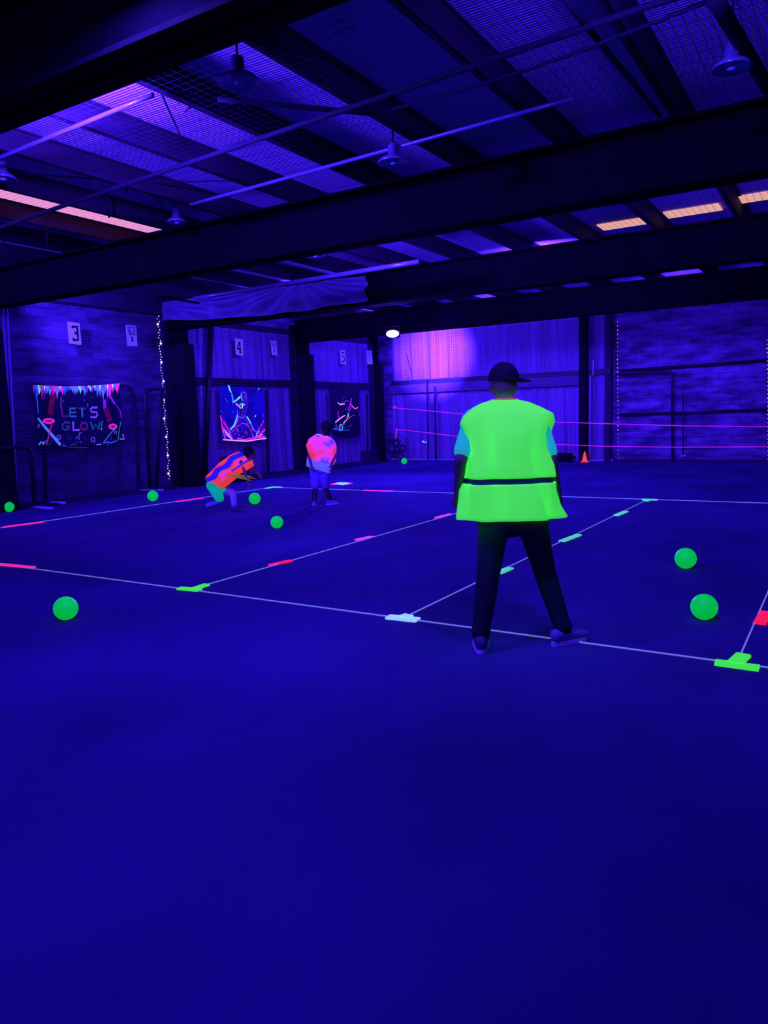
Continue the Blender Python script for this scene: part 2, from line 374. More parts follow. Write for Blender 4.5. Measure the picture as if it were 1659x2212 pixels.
# ------------------------------------------------------------------ panel on the right of the back wall
rail('steel_column', (-6.36, YB - .42, 0), (-6.16, YB - .2, ZR - .02), 'black upright steel column in the back wall behind the orange cone', 'black')
tubes('conduit', [[(-6.08, YB - .3, .12), (-6.08, YB - .3, 2.3), (-6.0, YB - .3, 2.36), (-6.0, YB - .3, 2.75)]], .022, 'lav', 'thin pale conduit beside the black column of the back wall', 'conduit')
rail('panel_edge', (-5.72, YB - .2, 0), (-5.55, YB - .02, 3.95), 'dark upright strip at the left of the painted block panel', 'header')
XP = -5.55
t = thing('training_goal', (-3.6, YB - .25, 0), 'black tube frame standing against the painted block panel on the right', 'frame')
bm = B(); tube(bm, [on_y(1333, 810, YB - .25), on_y(1448, 803, YB - .25), on_y(1452, 806, YB - .25), on_y(1453, 992, YB - .25)], .035); obj('tube_frame', bm, M['tube'], t, True)
bm = B(); tube(bm, [on_y(1476, 850, YB - .25), on_y(1476, 985, YB - .25)], .02); obj('upright', bm, M['header'], t, True)
tubes('wall_bar', [[on_y(1338, 801, YB - .12), on_y(1700, 775, YB - .12)]], .035, 'tube', 'upper dark bar across the painted block panel', 'bar')
tubes('wall_bar', [[on_y(1338, 896, YB - .12), on_y(1700, 884, YB - .12)]], .035, 'tube', 'lower dark bar across the painted block panel', 'bar')
tag(box_obj('floor_sack', (-6.95, YB - .75, 0), (-6.45, YB - .35, .24), M['black'], bevel=.08), 'black bag lying on the floor left of the orange cone', 'bag')
tag(box_obj('floor_sack', (-7.8, YB - .7, 0), (-7.05, YB - .35, .16), M['black'], bevel=.07), 'flat black bag on the floor beside the man at the back wall', 'bag')
tubes('floor_scrap', [[on_y(1468, 986, YB - .3), on_y(1482, 984, YB - .3)]], .02, 'lav', 'small pale scrap on the floor below the painted block panel', 'scrap')

# ------------------------------------------------------------------ ceiling pipes, cables, pendant lamps
def pipe(p0, p1, z0, z1, r, m, label, name='ceiling_pipe', cat='pipe', sag=0):
    a, b = on_z(*p0, z0), on_z(*p1, z1)
    pts = [a.lerp(b, t / 8) - Vector((0, 0, sag * math.sin(math.pi * t / 8))) for t in range(9)]
    # carry on past both ends along the same line
    d = (b - a).normalized()
    return tubes(name, [pts], r, m, label, cat)
def xpipe(px, py, z, x0, x1, r, m, label, **kw):
    a = on_z(px, py, z)
    return tubes(kw.get('name', 'ceiling_pipe'), [[(x0, a.y, z), (x1, a.y, z)]], r, m, label, kw.get('cat', 'pipe'))
pipe((-40, 505), (1600, -55), 3.88, 3.88, .024, 'dpipe', 'long dark pipe slanting over the ceiling from left edge to top right')
pipe((-60, 365), (330, 205), 3.9, 3.9, .018, 'pipe', 'short pale pipe at the upper left of the ceiling', sag=0)
pipe((412, 442), (1240, 212), 3.86, 3.86, .018, 'pipe', 'pale shining pipe below the ceiling in front of the widest beam')
pipe((420, 645), (905, 565), 3.55, 3.6, .035, 'pipe', 'pale pipe running along above the draped tarp')
pipe((829, 240), (1560, -10), 3.88, 3.88, .014, 'dpipe', 'thin sagging dark cable in the upper right ceiling', 'ceiling_cable', 'cable', .05)
pipe((470, 215), (800, 245), 3.95, 3.95, .022, 'dpipe', 'dark cable crossing diagonally under the centre of the ceiling', 'ceiling_cable', 'cable')
pipe((1213, -10), (1425, 250), 3.9, 3.9, .02, 'dpipe', 'thin conduit running away at the upper right of the ceiling')
pipe((1540, -10), (1659, 190), 3.85, 3.85, .05, 'dpipe', 'thick dark duct at the top right corner')
pipe((340, 640), (430, 655), 3.5, 3.5, .02, 'dpipe', 'short dark pipe above the wide black column')
# bracing rods
def rod(p, q, z, label, m='dpipe', r=.008): pipe(p, q, z, z, r, m, label, 'brace_rod', 'rod')
rod((350, 205), (395, 305), 4.0, 'thin brace rod near the hanging lamp at the upper left')
rod((0, 372), (230, 388), 4.1, 'thin brace rod at the left edge of the ceiling')
rod((330, 415), (365, 470), 4.1, 'thin brace rod above the left end of the widest beam')
rod((300, 395), (520, 390), 4.1, 'thin brace rod crossing the left roof strips')
rod((400, 240), (440, 210), 4.1, 'thin rod between two left roof strips')
for (px, py0, py1, lab) in [(97, 468, 530, 'thin hanger rod nearest the left skylight'), (232, 425, 470, 'thin hanger rod crossing the left skylight'), (5, 500, 545, 'thin hanger rod at the left picture edge'),
                            (272, 400, 420, 'thin hanger rod right of the left skylight middle')]:
    a = on_z(px, py0, 4.1); b = a.copy(); r = ray(px, py1); s = math.hypot(a.x, a.y) / math.hypot(r.x, r.y); b.z = EYE + r.z * s
    a.z = ZR - .003
    tubes('hanger_rod', [[a, b]], .012, 'dpipe', lab, 'rod')
def pendant(px, py, z, label, r=.16):
    c = on_z(px, py, z); t = thing('pendant_lamp', c, label, 'lamp', 'unlit round ceiling lamps')
    bm = B(); seg = 20
    prof = [(.03, .16), (.045, .15), (.05, .06), (r * .8, .03), (r, .0), (r * .96, -.008), (r * .72, .02), (.03, .03)]
    loft(bm, [[c + Vector((rr * math.cos(2 * math.pi * q / seg), rr * math.sin(2 * math.pi * q / seg), zz)) for q in range(seg)] for rr, zz in prof])
    obj('lamp_shade', bm, M['shade'], t, True)
    bm = B(); ball(bm, c + Vector((0, 0, .03)), .05, n=6); obj('bulb', bm, M['lav'], t, True)
    bm = B(); tube(bm, [c + Vector((0, 0, .15)), (c.x, c.y, ZR - .01)], .008, 6); obj('stem', bm, M['dpipe'], t)
pendant(515, 176, 3.72, 'unlit round lamp hanging at the upper left of the ceiling', .15)
pendant(850, 351, 3.72, 'unlit round lamp hanging below the middle of the ceiling', .15)
pendant(1580, 146, 3.72, 'unlit round lamp hanging at the upper right of the ceiling', .13)
pendant(382, 480, 3.85, 'small unlit lamp just above the widest beam, right of the skylight', .12)
pendant(680, 553, 3.8, 'small unlit lamp seen under the widest beam left of the lit flood lamp', .16)
pendant(6, 386, 3.85, 'unlit round lamp cut by the left edge of the picture', .13)
pendant(862, 512, 3.9, 'round unlit lamp straight above the lit flood lamp', .2)
# loose insulation / fixture with bright slats
t = thing('ceiling_fixture', on_z(742, 58, 4.12), 'small slatted pale ceiling fixture at the top centre', 'fixture')
for (a, b) in [((702, 63), (743, 45)), ((718, 76), (764, 57)), ((735, 78), (752, 72))]:
    bm = B(); tube(bm, [on_z(*a, 4.12), on_z(*b, 4.12)], .016, 6); obj('slat', bm, M['lav'], t, True)
# skylights: translucent roof sheets letting evening light in
struct(box_obj('window_1', (-8.83, 4.2, ZR - .016), (-8.40, 7.9, ZR - .004), M['skylight']))
n_ = 2
for px0, px1, py0, py1 in [(1303, 1410, 497, 484), (1443, 1560, 471, 452), (1590, 1690, 440, 420)]:
    a, b = on_z(px0, py0, ZR - .02), on_z(px1, py1, ZR - .02)
    struct(box_obj('window_%d' % n_, (a.x, a.y - .35, ZR - .02), (b.x, a.y + .05, ZR - .006), M['skylight_r'])); n_ += 1
M['net_xy'] = net('net_ceiling', (.05, .025, .14), .08, .055, (0, 1))
for (a_, b_, lab) in [(RAFT[0], RAFT[1], 'fine net stretched under the roof in front of the widest looking beam'), (RAFT[1], RAFT[2], 'fine net stretched under the roof beyond the widest looking beam')]:
    bm = B(); bm.faces.new([bm.verts.new(p) for p in ((XW + .4, a_ + .165, 3.942), (XR - .1, a_ + .165, 3.942), (XR - .1, b_ - .165, 3.942), (XW + .4, b_ - .165, 3.942))])
    tag(obj('ceiling_net', bm, M['net_xy']), lab, 'net')
# ------------------------------------------------------------------ tarp draped over the third beam
bm = B(); rows = []
y = RAFT[2] - .22
A0, A1 = on_y(360, 655, y), on_y(800, 596, y); B0, B1 = on_y(357, 693, y), on_y(800, 664, y)
n = 150
for j in range(25):
    v = j / 24; row = []
    for s in range(n + 1):
        u = s / n; top = A0.lerp(A1, u); bot = B0.lerp(B1, u); p = top.lerp(bot, v)
        d = 0                                                # cloth gathered at two knots, folds fanning out below them
        for cu, cv, amp in ((.72, -.12, .07), (-.03, .0, .06)):
            du = (u - cu) * 2.6; dv = v - cv; ang = math.atan2(dv, du); rr = math.hypot(du, dv)
            d += amp * math.sin(ang * 13 + .8 * rr) * min(1, rr * 1.2) * math.exp(-(du / 1.5) ** 2)
        hem = -.05 * math.sin(math.pi * min(u / .72, 1)) * v + .10 * max(0, u - .72) / .28 * v
        row.append(p + Vector((0, -.12 + d, hem)))
    rows.append(row)
loft(bm, rows, close=False)
tag(solid(obj('draped_tarp', bm, M['tarp'], smooth=True), .004), 'pale tarp draped in folds over the left end of a roof beam', 'tarp')

# ------------------------------------------------------------------ lamps
def flood(c, d, label, lit=False, group=None):
    c = Vector(c); t = thing('flood_lamp', c, label, 'lamp', group); dn = Vector(d).normalized()
    q = dn.to_track_quat('Y', 'Z').to_matrix()
    bm = B(); box(bm, (-.17, -.1, -.1), (.17, 0, .1)); bmesh.ops.bevel(bm, geom=bm.edges[:], offset=.02, segments=2, affect='EDGES')
    for v in bm.verts: v.co = c + q @ v.co
    obj('housing', bm, M['tube'], t)
    bm = B(); ball(bm, Vector((0, 0, 0)), 1, .15, .035, .085, 10)
    for v in bm.verts: v.co = c + q @ v.co
    obj('lens', bm, M['lens'] if lit else M['lav'], t, True)
    bm = B(); tube(bm, [c + Vector((-.19, 0, 0)), c + Vector((-.19, 0, .16)), c + Vector((.19, 0, .16)), c + Vector((.19, 0, 0))], .01, 6); obj('bracket', bm, M['tube'], t)
    return t
c = on_y(848, 721, LAMP.y)
f1 = flood(c, (.5, -.85, -.2), 'lit ultraviolet flood lamp glowing white pink in the far left corner', True)
bm = B(); tube(bm, [c + Vector((0, .05, .1)), (c.x, RAFT[3] - .02, ZB + .12)], .012, 6); obj('hanger', bm, M['tube'], f1)
for i, (p, d, e) in enumerate(ADDED_BEAM_LAMPS):  # housings for the added, unseen beam floods
    t = flood(p, d, 'unseen black flood lamp added behind a roof beam for its light', False, 'flood lamps added behind the roof beams')
    bm = B(); tube(bm, [Vector(p) - Vector((0, .05, 0)), (p[0], min(RAFT, key=lambda q: abs(q - p[1])) + .021, p[2])], .015, 6); obj('mounting_arm', bm, M['tube'], t)

# ------------------------------------------------------------------ string lights and glowing tinsel strands
def string_lights_or_tinsel(p0, p1, n, label, dim=.5, wob=.03, big=7):
    p0, p1 = Vector(p0), Vector(p1); t = thing('light_or_tinsel_strand', p1, label, 'string lights'); rnd = random.Random(n)
    pts = [p0.lerp(p1, k / (n - 1)) + Vector((0, rnd.uniform(-wob, wob), 0)) for k in range(n)]
    bm = B(); tube(bm, pts, .006, 5); obj('wire', bm, M['tube'], t)
    meshes = []
    for mm, r in (('bulb', .022), ('bulb', .010), ('bulbtinseldim', .013), ('tinselpink', .018)):
        bm = B(); ball(bm, (0, 0, 0), r, sz=1.3, n=4); me = bpy.data.meshes.new('bulb'); bm.to_mesh(me); bm.free(); me.materials.append(M[mm]); meshes.append(me)
    for k, p in enumerate(pts):
        me = meshes[0] if k % big == 3 else (meshes[2] if rnd.random() < dim else meshes[1])
        if dim > .8: me = meshes[3] if rnd.random() < .3 else meshes[2]
        o = bpy.data.objects.new('bulb', me); C.objects.link(o); o.parent = t; o.matrix_parent_inverse = Matrix.Translation(-t.location); o.location = p + Vector((.02, 0, 0))  # on the tinsel strands these are added glowing beads for the sparkle
string_lights_or_tinsel(on_x(339.5, 683, XW + .33), on_x(365, 1034, XW + .33), 62, 'string of tiny warm white lights hanging left of the wide black column', .4)
string_lights_or_tinsel(on_y(1332, 695, YB - .3), on_y(1334, 990, YB - .3), 34, 'faint purple tinsel strand with added glowing beads down the left edge of the painted block panel', .9)  # tinsel strands, their sparkle put in as small glowing bulbs
string_lights_or_tinsel(on_y(1655, 735, YB - .3), on_y(1657, 992, YB - .3), 30, 'faint purple tinsel strand with added glowing beads at the right edge of the picture', .9)

# ------------------------------------------------------------------ numbered signs on the left wall
XS = XW + .316
def plate(corners, x, m, parent=None, name='board', dx=.012):
    """board in the wall plane through four picture corners"""
    ps = [on_x(*c_, x) for c_ in corners]; bm = B()
    a = [bm.verts.new(p) for p in ps]; b_ = [bm.verts.new(p - Vector((dx, 0, 0))) for p in ps]
    bm.faces.new(a); bm.faces.new(b_[::-1])
    for q in range(len(a)): bm.faces.new((a[q], b_[q], b_[(q + 1) % len(a)], a[(q + 1) % len(a)]))
    bmesh.ops.recalc_face_normals(bm, faces=bm.faces[:])
    return obj(name, bm, m, parent)
def strokes(name, x, lst, parent, cap=True):
    """flat painted strokes: list of (points in picture px, width in m, material)"""
    mats = []; bm = B()
    for li, (pts, wd, mm) in enumerate(lst):
        if mm not in mats: mats.append(mm)
        mi = mats.index(mm); lift = .002 + .0006 * li
        P = [on_x(px, py, x) + Vector((lift, 0, 0)) for px, py in pts]
        ws = wd if isinstance(wd, (list, tuple)) else [wd] * len(P)
        n = len(P); L_, R_ = [], []
        closed = (P[0] - P[-1]).length < 1e-4 and n > 2
        for i_ in range(n):
            if closed: d = P[(i_ + 1) % n if i_ < n - 1 else 1] - P[i_ - 1 if i_ > 0 else n - 2]
            else: d = P[min(i_ + 1, n - 1)] - P[max(i_ - 1, 0)]
            if d.length < 1e-6: d = Vector((0, 1, 0))
            d.normalize(); nn = Vector((0, -d.z, d.y)) * ws[i_] / 2
            L_.append(bm.verts.new(P[i_] + nn)); R_.append(bm.verts.new(P[i_] - nn))
        for i_ in range(n - 1):
            f = bm.faces.new((L_[i_], R_[i_], R_[i_ + 1], L_[i_ + 1])); f.material_index = mi
    return obj(name, bm, mats, parent)
def poly(name, x, lst, parent):
    mats = []; bm = B()
    for li, (pts, mm) in enumerate(lst):
        if mm not in mats: mats.append(mm)
        f = bm.faces.new([bm.verts.new(on_x(px, py, x) + Vector((.002 + .0004 * li, 0, 0))) for px, py in pts]); f.material_index = mats.index(mm)
    return obj(name, bm, mats, parent)
def digit(pts, ox, oy, sx, sy, sk):
    return [(ox + (u + sk * v) * sx, oy + v * sy) for u, v in pts]
DG = {'3': [[(0, .16), (0, .05), (.85, .05), (.9, .45), (.35, .48)], [(.35, .5), (.9, .52), (.95, .95), (.1, .95), (.05, .8)]],
      '4': [[(.75, .98), (.75, .02), (.6, .04), (.05, .6), (.05, .66), (1.0, .66)], [(.45, .97), (1.05, .97)]],
      '5': [[(.9, .05), (.15, .05), (.1, .45), (.75, .45), (.92, .6), (.92, .85), (.7, .95), (.1, .95), (.05, .82)]]}
def number_sign(ch, cor, box_, label, wd):
    t = thing('number_sign', on_x(*cor[0], XS), label, 'sign')
    plate(cor, XS, M['white'], t)
    x0, y0, x1, y1, sk = box_
    strokes('numeral', XS, [(digit(p, x0, y0, x1 - x0, y1 - y0, sk), wd, M['print']) for p in DG[ch]], t)
number_sign('3', [(146, 695), (172, 698), (176, 745), (150, 742)], (156, 704, 168, 736, .12), 'white sign with black number 3 above the glow banner', .05)
number_sign('4', [(508, 731), (524, 733), (526, 769), (510, 766)], (512, 738, 520, 762, .12), 'white sign with black number 4 above the baseball banner', .042)
number_sign('5', [(735, 756), (745, 757), (748, 787), (737, 786)], (738, 761, 744, 782, .12), 'white sign with black number 5 above the footballer banner', .045)
def arrow_sign(cor, label, pr='print', s=1.):
    t = thing('arrow_sign', on_x(*cor[0], XS), label, 'sign'); plate(cor, XS, M['white'], t)
    (x0, y0), (x1, y1), (x2, y2), (x3, y3) = cor
    def uv(u, v):
        ax, ay = x0 + (x1 - x0) * u, y0 + (y1 - y0) * u; bx, by = x3 + (x2 - x3) * u, y3 + (y2 - y3) * u
        return (ax + (bx - ax) * v, ay + (by - ay) * v)
    ls = []
    px = .010 * s
    # two rows of small worn lettering, too far away to read
    for (u, v0, v1) in [(.14, .1, .24), (.26, .1, .26), (.36, .09, .26), (.66, .09, .25), (.84, .1, .26), (.3, .3, .43), (.44, .3, .44), (.62, .29, .44), (.78, .3, .44), (.2, .3, .42)]:
        ls.append(([uv(u, v0), uv(u, v1)], px * 1.2, M[pr]))
    for (u0, u1, v) in [(.1, .36, .09), (.4, .86, .09), (.12, .36, .26), (.66, .88, .25), (.18, .84, .44), (.18, .44, .3), (.6, .84, .3)]:
        ls.append(([uv(u0, v), uv(u1, v)], px, M[pr]))
    strokes('lettering', XS, ls, t)
    poly('arrow', XS, [([uv(.42, .55), uv(.58, .55), uv(.58, .7), uv(.64, .7), uv(.53, .84), uv(.38, .7), uv(.43, .7)], M[pr])], t)
arrow_sign([(272, 702), (294, 704), (297, 748), (276, 747)], 'white sign with small lettering and a down arrow right of sign 3')
arrow_sign([(585, 736), (597, 737), (599, 768), (588, 767)], 'dim sign with small lettering and an arrow right of sign 4')
arrow_sign([(792, 757), (803, 758), (805, 787), (794, 787)], 'white sign with a small arrow right of sign 5')

# ------------------------------------------------------------------ banners
def banner(name, cor_pts, x, m, label):
    t = thing(name, on_x(*cor_pts[0], x), label, 'banner'); return t
# glow party banner  (crop space 7.54 px per picture px, origin 60,810)
def S5(*p): return [(60 + a / 7.54, 810 + b / 7.54) for a, b in p]
t = banner('party_banner', [(70, 826)], XS, None, "black party banner with LET'S GLOW! in neon outline letters on the left wall")
plate(S5((70, 120), (400, 178), (900, 190), (1250, 170), (1485, 140), (1505, 620), (1550, 1060), (1120, 1130), (600, 1165), (150, 1160), (110, 500)), XS, INK['navy'], t, 'banner_cloth', .004)
ls = []
rnd = random.Random(3)
def neon(pts, col, w1=.035):
    p = S5(*pts); ls.append((p, w1, INK[col])); ls.append((p, w1 * .55, INK['navy'])); ls.append((p, w1 * .22, INK[col]))
neon([(545, 350), (540, 500), (565, 670), (650, 672)], 'mauve')
neon([(780, 545), (690, 545), (685, 675), (790, 675)], 'teal'); neon([(690, 612), (785, 610)], 'teal', .025)
neon([(820, 545), (935, 545)], 'grey'); neon([(880, 545), (885, 690)], 'teal')
neon([(968, 465), (970, 520)], 'teal', .02)
neon([(1130, 530), (1040, 530), (1015, 560), (1030, 600), (1110, 605), (1130, 650), (1100, 690), (1015, 685)], 'violet')
neon([(680, 780), (600, 770), (555, 810), (560, 870), (610, 900), (660, 880), (670, 840), (610, 840)], 'grey')
neon([(730, 760), (735, 900), (835, 895)], 'violet', .04)
neon([(905 + 55 * math.cos(a * math.pi / 6), 835 + 60 * math.sin(a * math.pi / 6)) for a in range(13)], 'mauve')
neon([(1015, 765), (1055, 890), (1090, 800), (1140, 885), (1165, 770)], 'teal', .025)
neon([(1205, 745), (1190, 850)], 'teal', .02); ls.append((S5((1188, 870), (1186, 890)), .02, INK['cyan']))
# bunting of little flags along the top
flags = []
for k in range(34):
    u = k / 33; x0_ = 110 + 1340 * u; yt = 165 + 30 * math.sin(math.pi * u) - 25 * u; h = rnd.uniform(100, 220) * (1.15 if u < .3 or u > .75 else .75)
    cc = rnd.choice(['sky', 'blue', 'magenta', 'cyan', 'violet', 'teal', 'sky', 'rose', 'purple'])
    flags.append((S5((x0_ - 36, yt), (x0_ + 36, yt), (x0_ + rnd.uniform(-12, 12), yt + h))[::-1], INK[cc]))
    flags.append((S5((x0_ - 12, yt + 5), (x0_ + 10, yt + 5), (x0_ + rnd.uniform(-6, 6), yt + h * .45))[::-1], INK[rnd.choice(['white', 'sky', 'magenta', 'blue', 'violet'])]))
poly('bunting_print', XS + .0015, flags, t)
for a, b, wd, cc in [((395, 330), (350, 640), .11, 'dimred'), ((1235, 400), (1245, 560), .07, 'purple'), ((1300, 300), (1400, 470), .05, 'purple'), ((1250, 540), (1330, 760), .12, 'dimred')]:
    ls.append((S5(a, b), wd, INK[cc]))
ls.append((S5((150, 700), (260, 840), (520, 1140)), [.03, .05, .06], INK['sky']))
ls.append((S5((375, 800), (345, 930), (290, 1130)), .028, INK['rose']))
for cx_, cy_, rx, ry, cc, wd in [(328, 750, 85, 30, 'magenta', .035), (1372, 840, 58, 34, 'magenta', .035), (328, 750, 60, 12, 'rose', .02), (1372, 840, 32, 16, 'rose', .02), (490, 1015, 30, 32, 'violet', .012), (1048, 1052, 30, 34, 'violet', .012), (1412, 930, 18, 24, 'violet', .01)]:
    ls.append((S5(*[(cx_ + rx * math.cos(a * math.pi / 8), cy_ + ry * math.sin(a * math.pi / 8)) for a in range(17)]), wd, INK[cc]))
for pts, wd, cc in [([(770, 1045), (790, 1010), (825, 995), (820, 950), (860, 940)], .012, 'violet'), ([(1330, 340), (1400, 450), (1490, 600), (1510, 720)], .022, 'purple'), ([(1500, 760), (1470, 900), (1450, 1080)], .014, 'green'),
                    ([(1440, 840), (1330, 950), (1210, 1110)], .018, 'teal'), ([(1210, 1110), (1290, 1090), (1330, 1110), (1420, 1070)], .025, 'blue'), ([(1480, 1040), (1550, 1050), (1530, 960)], .03, 'violet'),
                    ([(160, 1140), (200, 1090), (230, 1130), (260, 1080)], .03, 'sky'), ([(110, 300), (140, 450), (150, 620)], .02, 'blue'), ([(150, 860), (165, 800)], .035, 'purple'), ([(540, 1150), (620, 1160)], .014, 'blue'),
                    ([(670, 1150), (740, 1120), (770, 1150)], .014, 'grey'), ([(640, 1180), (800, 1185), (960, 1180)], .008, 'purple'), ([(1100, 1135), (1180, 1128)], .018, 'sky')]:
    ls.append((S5(*pts), wd, INK[cc]))
for k in range(46):
    u, v = rnd.uniform(130, 1480), rnd.choice([rnd.uniform(1000, 1140), rnd.uniform(330, 430), rnd.uniform(980, 1130)])
    if 480 < u < 1250 and v < 330: continue
    ls.append((S5((u, v), (u + rnd.uniform(-16, 16), v + rnd.uniform(6, 26))), .009, INK[rnd.choice(['violet', 'sky', 'teal', 'grey', 'rose', 'blue'])]))
strokes('neon_print', XS, ls, t)
# baseball banner (crop 7.9, origin 460,700)
def S6(*p): return [(460 + a / 7.9, 700 + b / 7.9) for a, b in p]
t = thing('player_banner', on_x(520, 840, XS), 'neon banner of a batter swinging a bat below sign 4', 'banner')
plate(S6((100, 1045), (860, 1130), (870, 1500), (905, 1960), (560, 2010), (160, 1975), (130, 1600)), XS, INK['navy2'], t, 'banner_cloth', .004)
ls = []
def g6(pts, wd, cc): ls.append((S6(*pts), wd, INK[cc]))
# body mass of the batter in dark print, then neon edges
g6([(520, 1240), (515, 1290), (505, 1400), (480, 1570)], [.10, .18, .17, .16], 'dusk'); g6([(470, 1270), (490, 1420), (470, 1540)], [.03, .05, .03], 'dark')
g6([(480, 1560), (400, 1680), (270, 1860)], [.13, .12, .07], 'dusk'); g6([(510, 1560), (620, 1680), (700, 1830)], [.13, .11, .06], 'dusk')
g6([(519 + 1 * math.cos(a), 1210 + 40 * math.sin(a)) for a in (-1.57, 0, 1.57)], [.07, .1, .06], 'dusk')
g6([(519 + 46 * math.cos(a * math.pi / 8), 1212 + 52 * math.sin(a * math.pi / 8)) for a in range(6, 20)], .014, 'violet')
g6([(262, 1045), (290, 1130), (310, 1175)], [.05, .05, .03], 'cyan'); g6([(318, 1190), (335, 1290)], .025, 'cyan')
g6([(335, 1270), (340, 1350)], .05, 'sky'); g6([(345, 1330), (400, 1300), (460, 1250)], .035, 'cyan'); g6([(385, 1355), (450, 1410), (470, 1440)], .035, 'pinkw')
g6([(478, 1210), (482, 1170), (515, 1158), (550, 1180), (565, 1225)], .016, 'violet'); g6([(478, 1200), (478, 1235), (500, 1310)], .018, 'cyan')
g6([(555, 1230), (580, 1270), (560, 1290)], .03, 'purple'); g6([(560, 1290), (578, 1380), (550, 1540)], .016, 'purple'); g6([(400, 1290), (445, 1240), (470, 1250)], .02, 'cyan')
g6([(450, 1370), (500, 1360), (540, 1380)], .025, 'cyan'); g6([(480, 1400), (500, 1380), (490, 1440)], .03, 'white'); g6([(410, 1480), (410, 1560)], .018, 'violet')
g6([(415, 1540), (390, 1640), (350, 1740), (290, 1800)], [.02, .04, .04, .03], 'cyan'); g6([(430, 1570), (410, 1660), (360, 1760)], .018, 'magenta'); g6([(290, 1810), (250, 1850), (290, 1870)], .02, 'violet')
g6([(570, 1580), (610, 1640), (640, 1700)], [.04, .035, .03], 'cyan'); g6([(640, 1700), (680, 1790), (715, 1840)], .03, 'sky'); g6([(490, 1690), (590, 1720), (620, 1800), (660, 1870)], .012, 'magenta')
g6([(310, 1850), (400, 1760), (490, 1690)], .012, 'magenta'); g6([(430, 1580), (500, 1605), (540, 1560)], .016, 'violet')
g6([(180, 1800), (240, 1880), (310, 1965)], [.03, .07, .02], 'cyan'); g6([(745, 1830), (735, 1920), (700, 1950)], [.02, .05, .02], 'cyan')
g6([(115, 1560), (150, 1760), (200, 1960)], [.02, .04, .04], 'magenta'); g6([(130, 1600), (200, 1740), (260, 1800)], .02, 'magenta'); g6([(150, 1760), (260, 1880), (330, 1960)], .04, 'magenta')
g6([(180, 1650), (250, 1790)], .016, 'magenta'); g6([(880, 1800), (780, 1900), (700, 1950)], .04, 'magenta'); g6([(860, 1640), (800, 1760), (720, 1930)], .018, 'magenta'); g6([(770, 1930), (830, 1880)], .02, 'pinkw')
g6([(160, 1972), (340, 1985), (560, 2000), (740, 1970), (900, 1950)], .03, 'pinkw'); g6([(400, 1950), (520, 1975), (660, 1950), (880, 1920)], .035, 'magenta'); g6([(660, 1880), (690, 1950)], .03, 'magenta')
g6([(820, 1750), (850, 1680)], .012, 'purple'); g6([(700, 1590), (722, 1555)], .016, 'white'); g6([(755, 1120), (780, 1092)], .018, 'cyan'); g6([(120, 1480), (135, 1500)], .02, 'magenta')
g6([(190, 1265), (250, 1350)], .014, 'teal'); g6([(320, 1480), (340, 1530)], .01, 'teal'); g6([(845, 1570), (855, 1545)], .01, 'sky')
for k in range(40):
    u, v = rnd.uniform(140, 860), rnd.uniform(1750, 1960); g6([(u, v), (u + rnd.uniform(-20, 30), v - rnd.uniform(15, 70))], rnd.uniform(.006, .014), rnd.choice(['magenta', 'magenta', 'pinkw', 'violet', 'orange']))
for k in range(22):
    u, v = rnd.uniform(130, 850), rnd.uniform(1100, 1750); g6([(u, v), (u + 5, v - 14)], .006, rnd.choice(['violet', 'sky', 'blue']))
strokes('neon_print', XS, ls, t)
# footballer banner (crop 7.628, origin 680,730)
def S7(*p): return [(680 + a / 7.628, 730 + b / 7.628) for a, b in p]
t = thing('player_banner', on_x(745, 842, XS), 'dark banner of a neon footballer kicking a ball below sign 5', 'banner')
plate(S7((235, 840), (735, 840), (755, 1600), (500, 1640), (285, 1560)), XS, INK['dark'], t, 'banner_cloth', .004)
ls = []
def g7(pts, wd, cc): ls.append((S7(*pts), wd, INK[cc]))
g7([(375, 1065), (420, 1095), (495, 1085)], [.02, .04, .03], 'pinkw'); g7([(440, 1060), (530, 1035), (560, 1045)], .01, 'violet')
g7([(605, 990), (590, 1060), (590, 1095)], [.015, .04, .05], 'magenta'); g7([(590, 1095), (640, 1150)], .04, 'magenta'); g7([(620, 1130), (660, 1170), (710, 1140)], .018, 'pinkw'); g7([(660, 1170), (700, 1160)], .014, 'violet')
g7([(580, 1090), (545, 1200)], [.06, .05], 'purple'); g7([(600, 1120), (560, 1240)], .014, 'magenta'); g7([(530, 1120), (520, 1210)], .012, 'rose')
g7([(545, 1240), (550, 1300)], [.05, .06], 'cyan'); g7([(545, 1290), (520, 1350), (470, 1400)], [.04, .03, .035], 'pinkw'); g7([(475, 1395), (475, 1430)], .035, 'cyan')
g7([(500, 1275), (450, 1300), (400, 1340), (335, 1390)], [.02, .04, .035, .04], 'pinkw'); g7([(400, 1300), (340, 1385)], .014, 'violet'); g7([(385, 1205), (378, 1260), (390, 1300)], .025, 'magenta')
g7([(428 + 26 * math.cos(a * math.pi / 8), 1475 + 52 * math.sin(a * math.pi / 8)) for a in range(17)], .022, 'cyan')
g7([(420, 1440), (425, 1510)], .04, 'rose'); g7([(335, 1400), (370, 1490), (410, 1535)], .014, 'sky'); g7([(290, 1500), (370, 1520), (470, 1525), (570, 1515)], .014, 'teal')
g7([(480, 1490), (520, 1440)], .01, 'blue'); g7([(550, 1470), (600, 1430)], .008, 'violet'); g7([(560, 1320), (600, 1290), (650, 1270)], .01, 'magenta'); g7([(700, 1180), (730, 1220), (728, 1290)], .012, 'rose')
g7([(440, 1230), (510, 1150)], .008, 'blue'); g7([(430, 1030), (485, 965)], .008, 'blue'); g7([(320, 1470), (350, 1440)], .02, 'blue'); g7([(300, 1500), (360, 1490)], .03, 'blue')
g7([(580, 1310), (540, 1340)], .01, 'orange'); g7([(710, 1085), (735, 1075)], .006, 'purple')
strokes('neon_print', XS, ls, t)

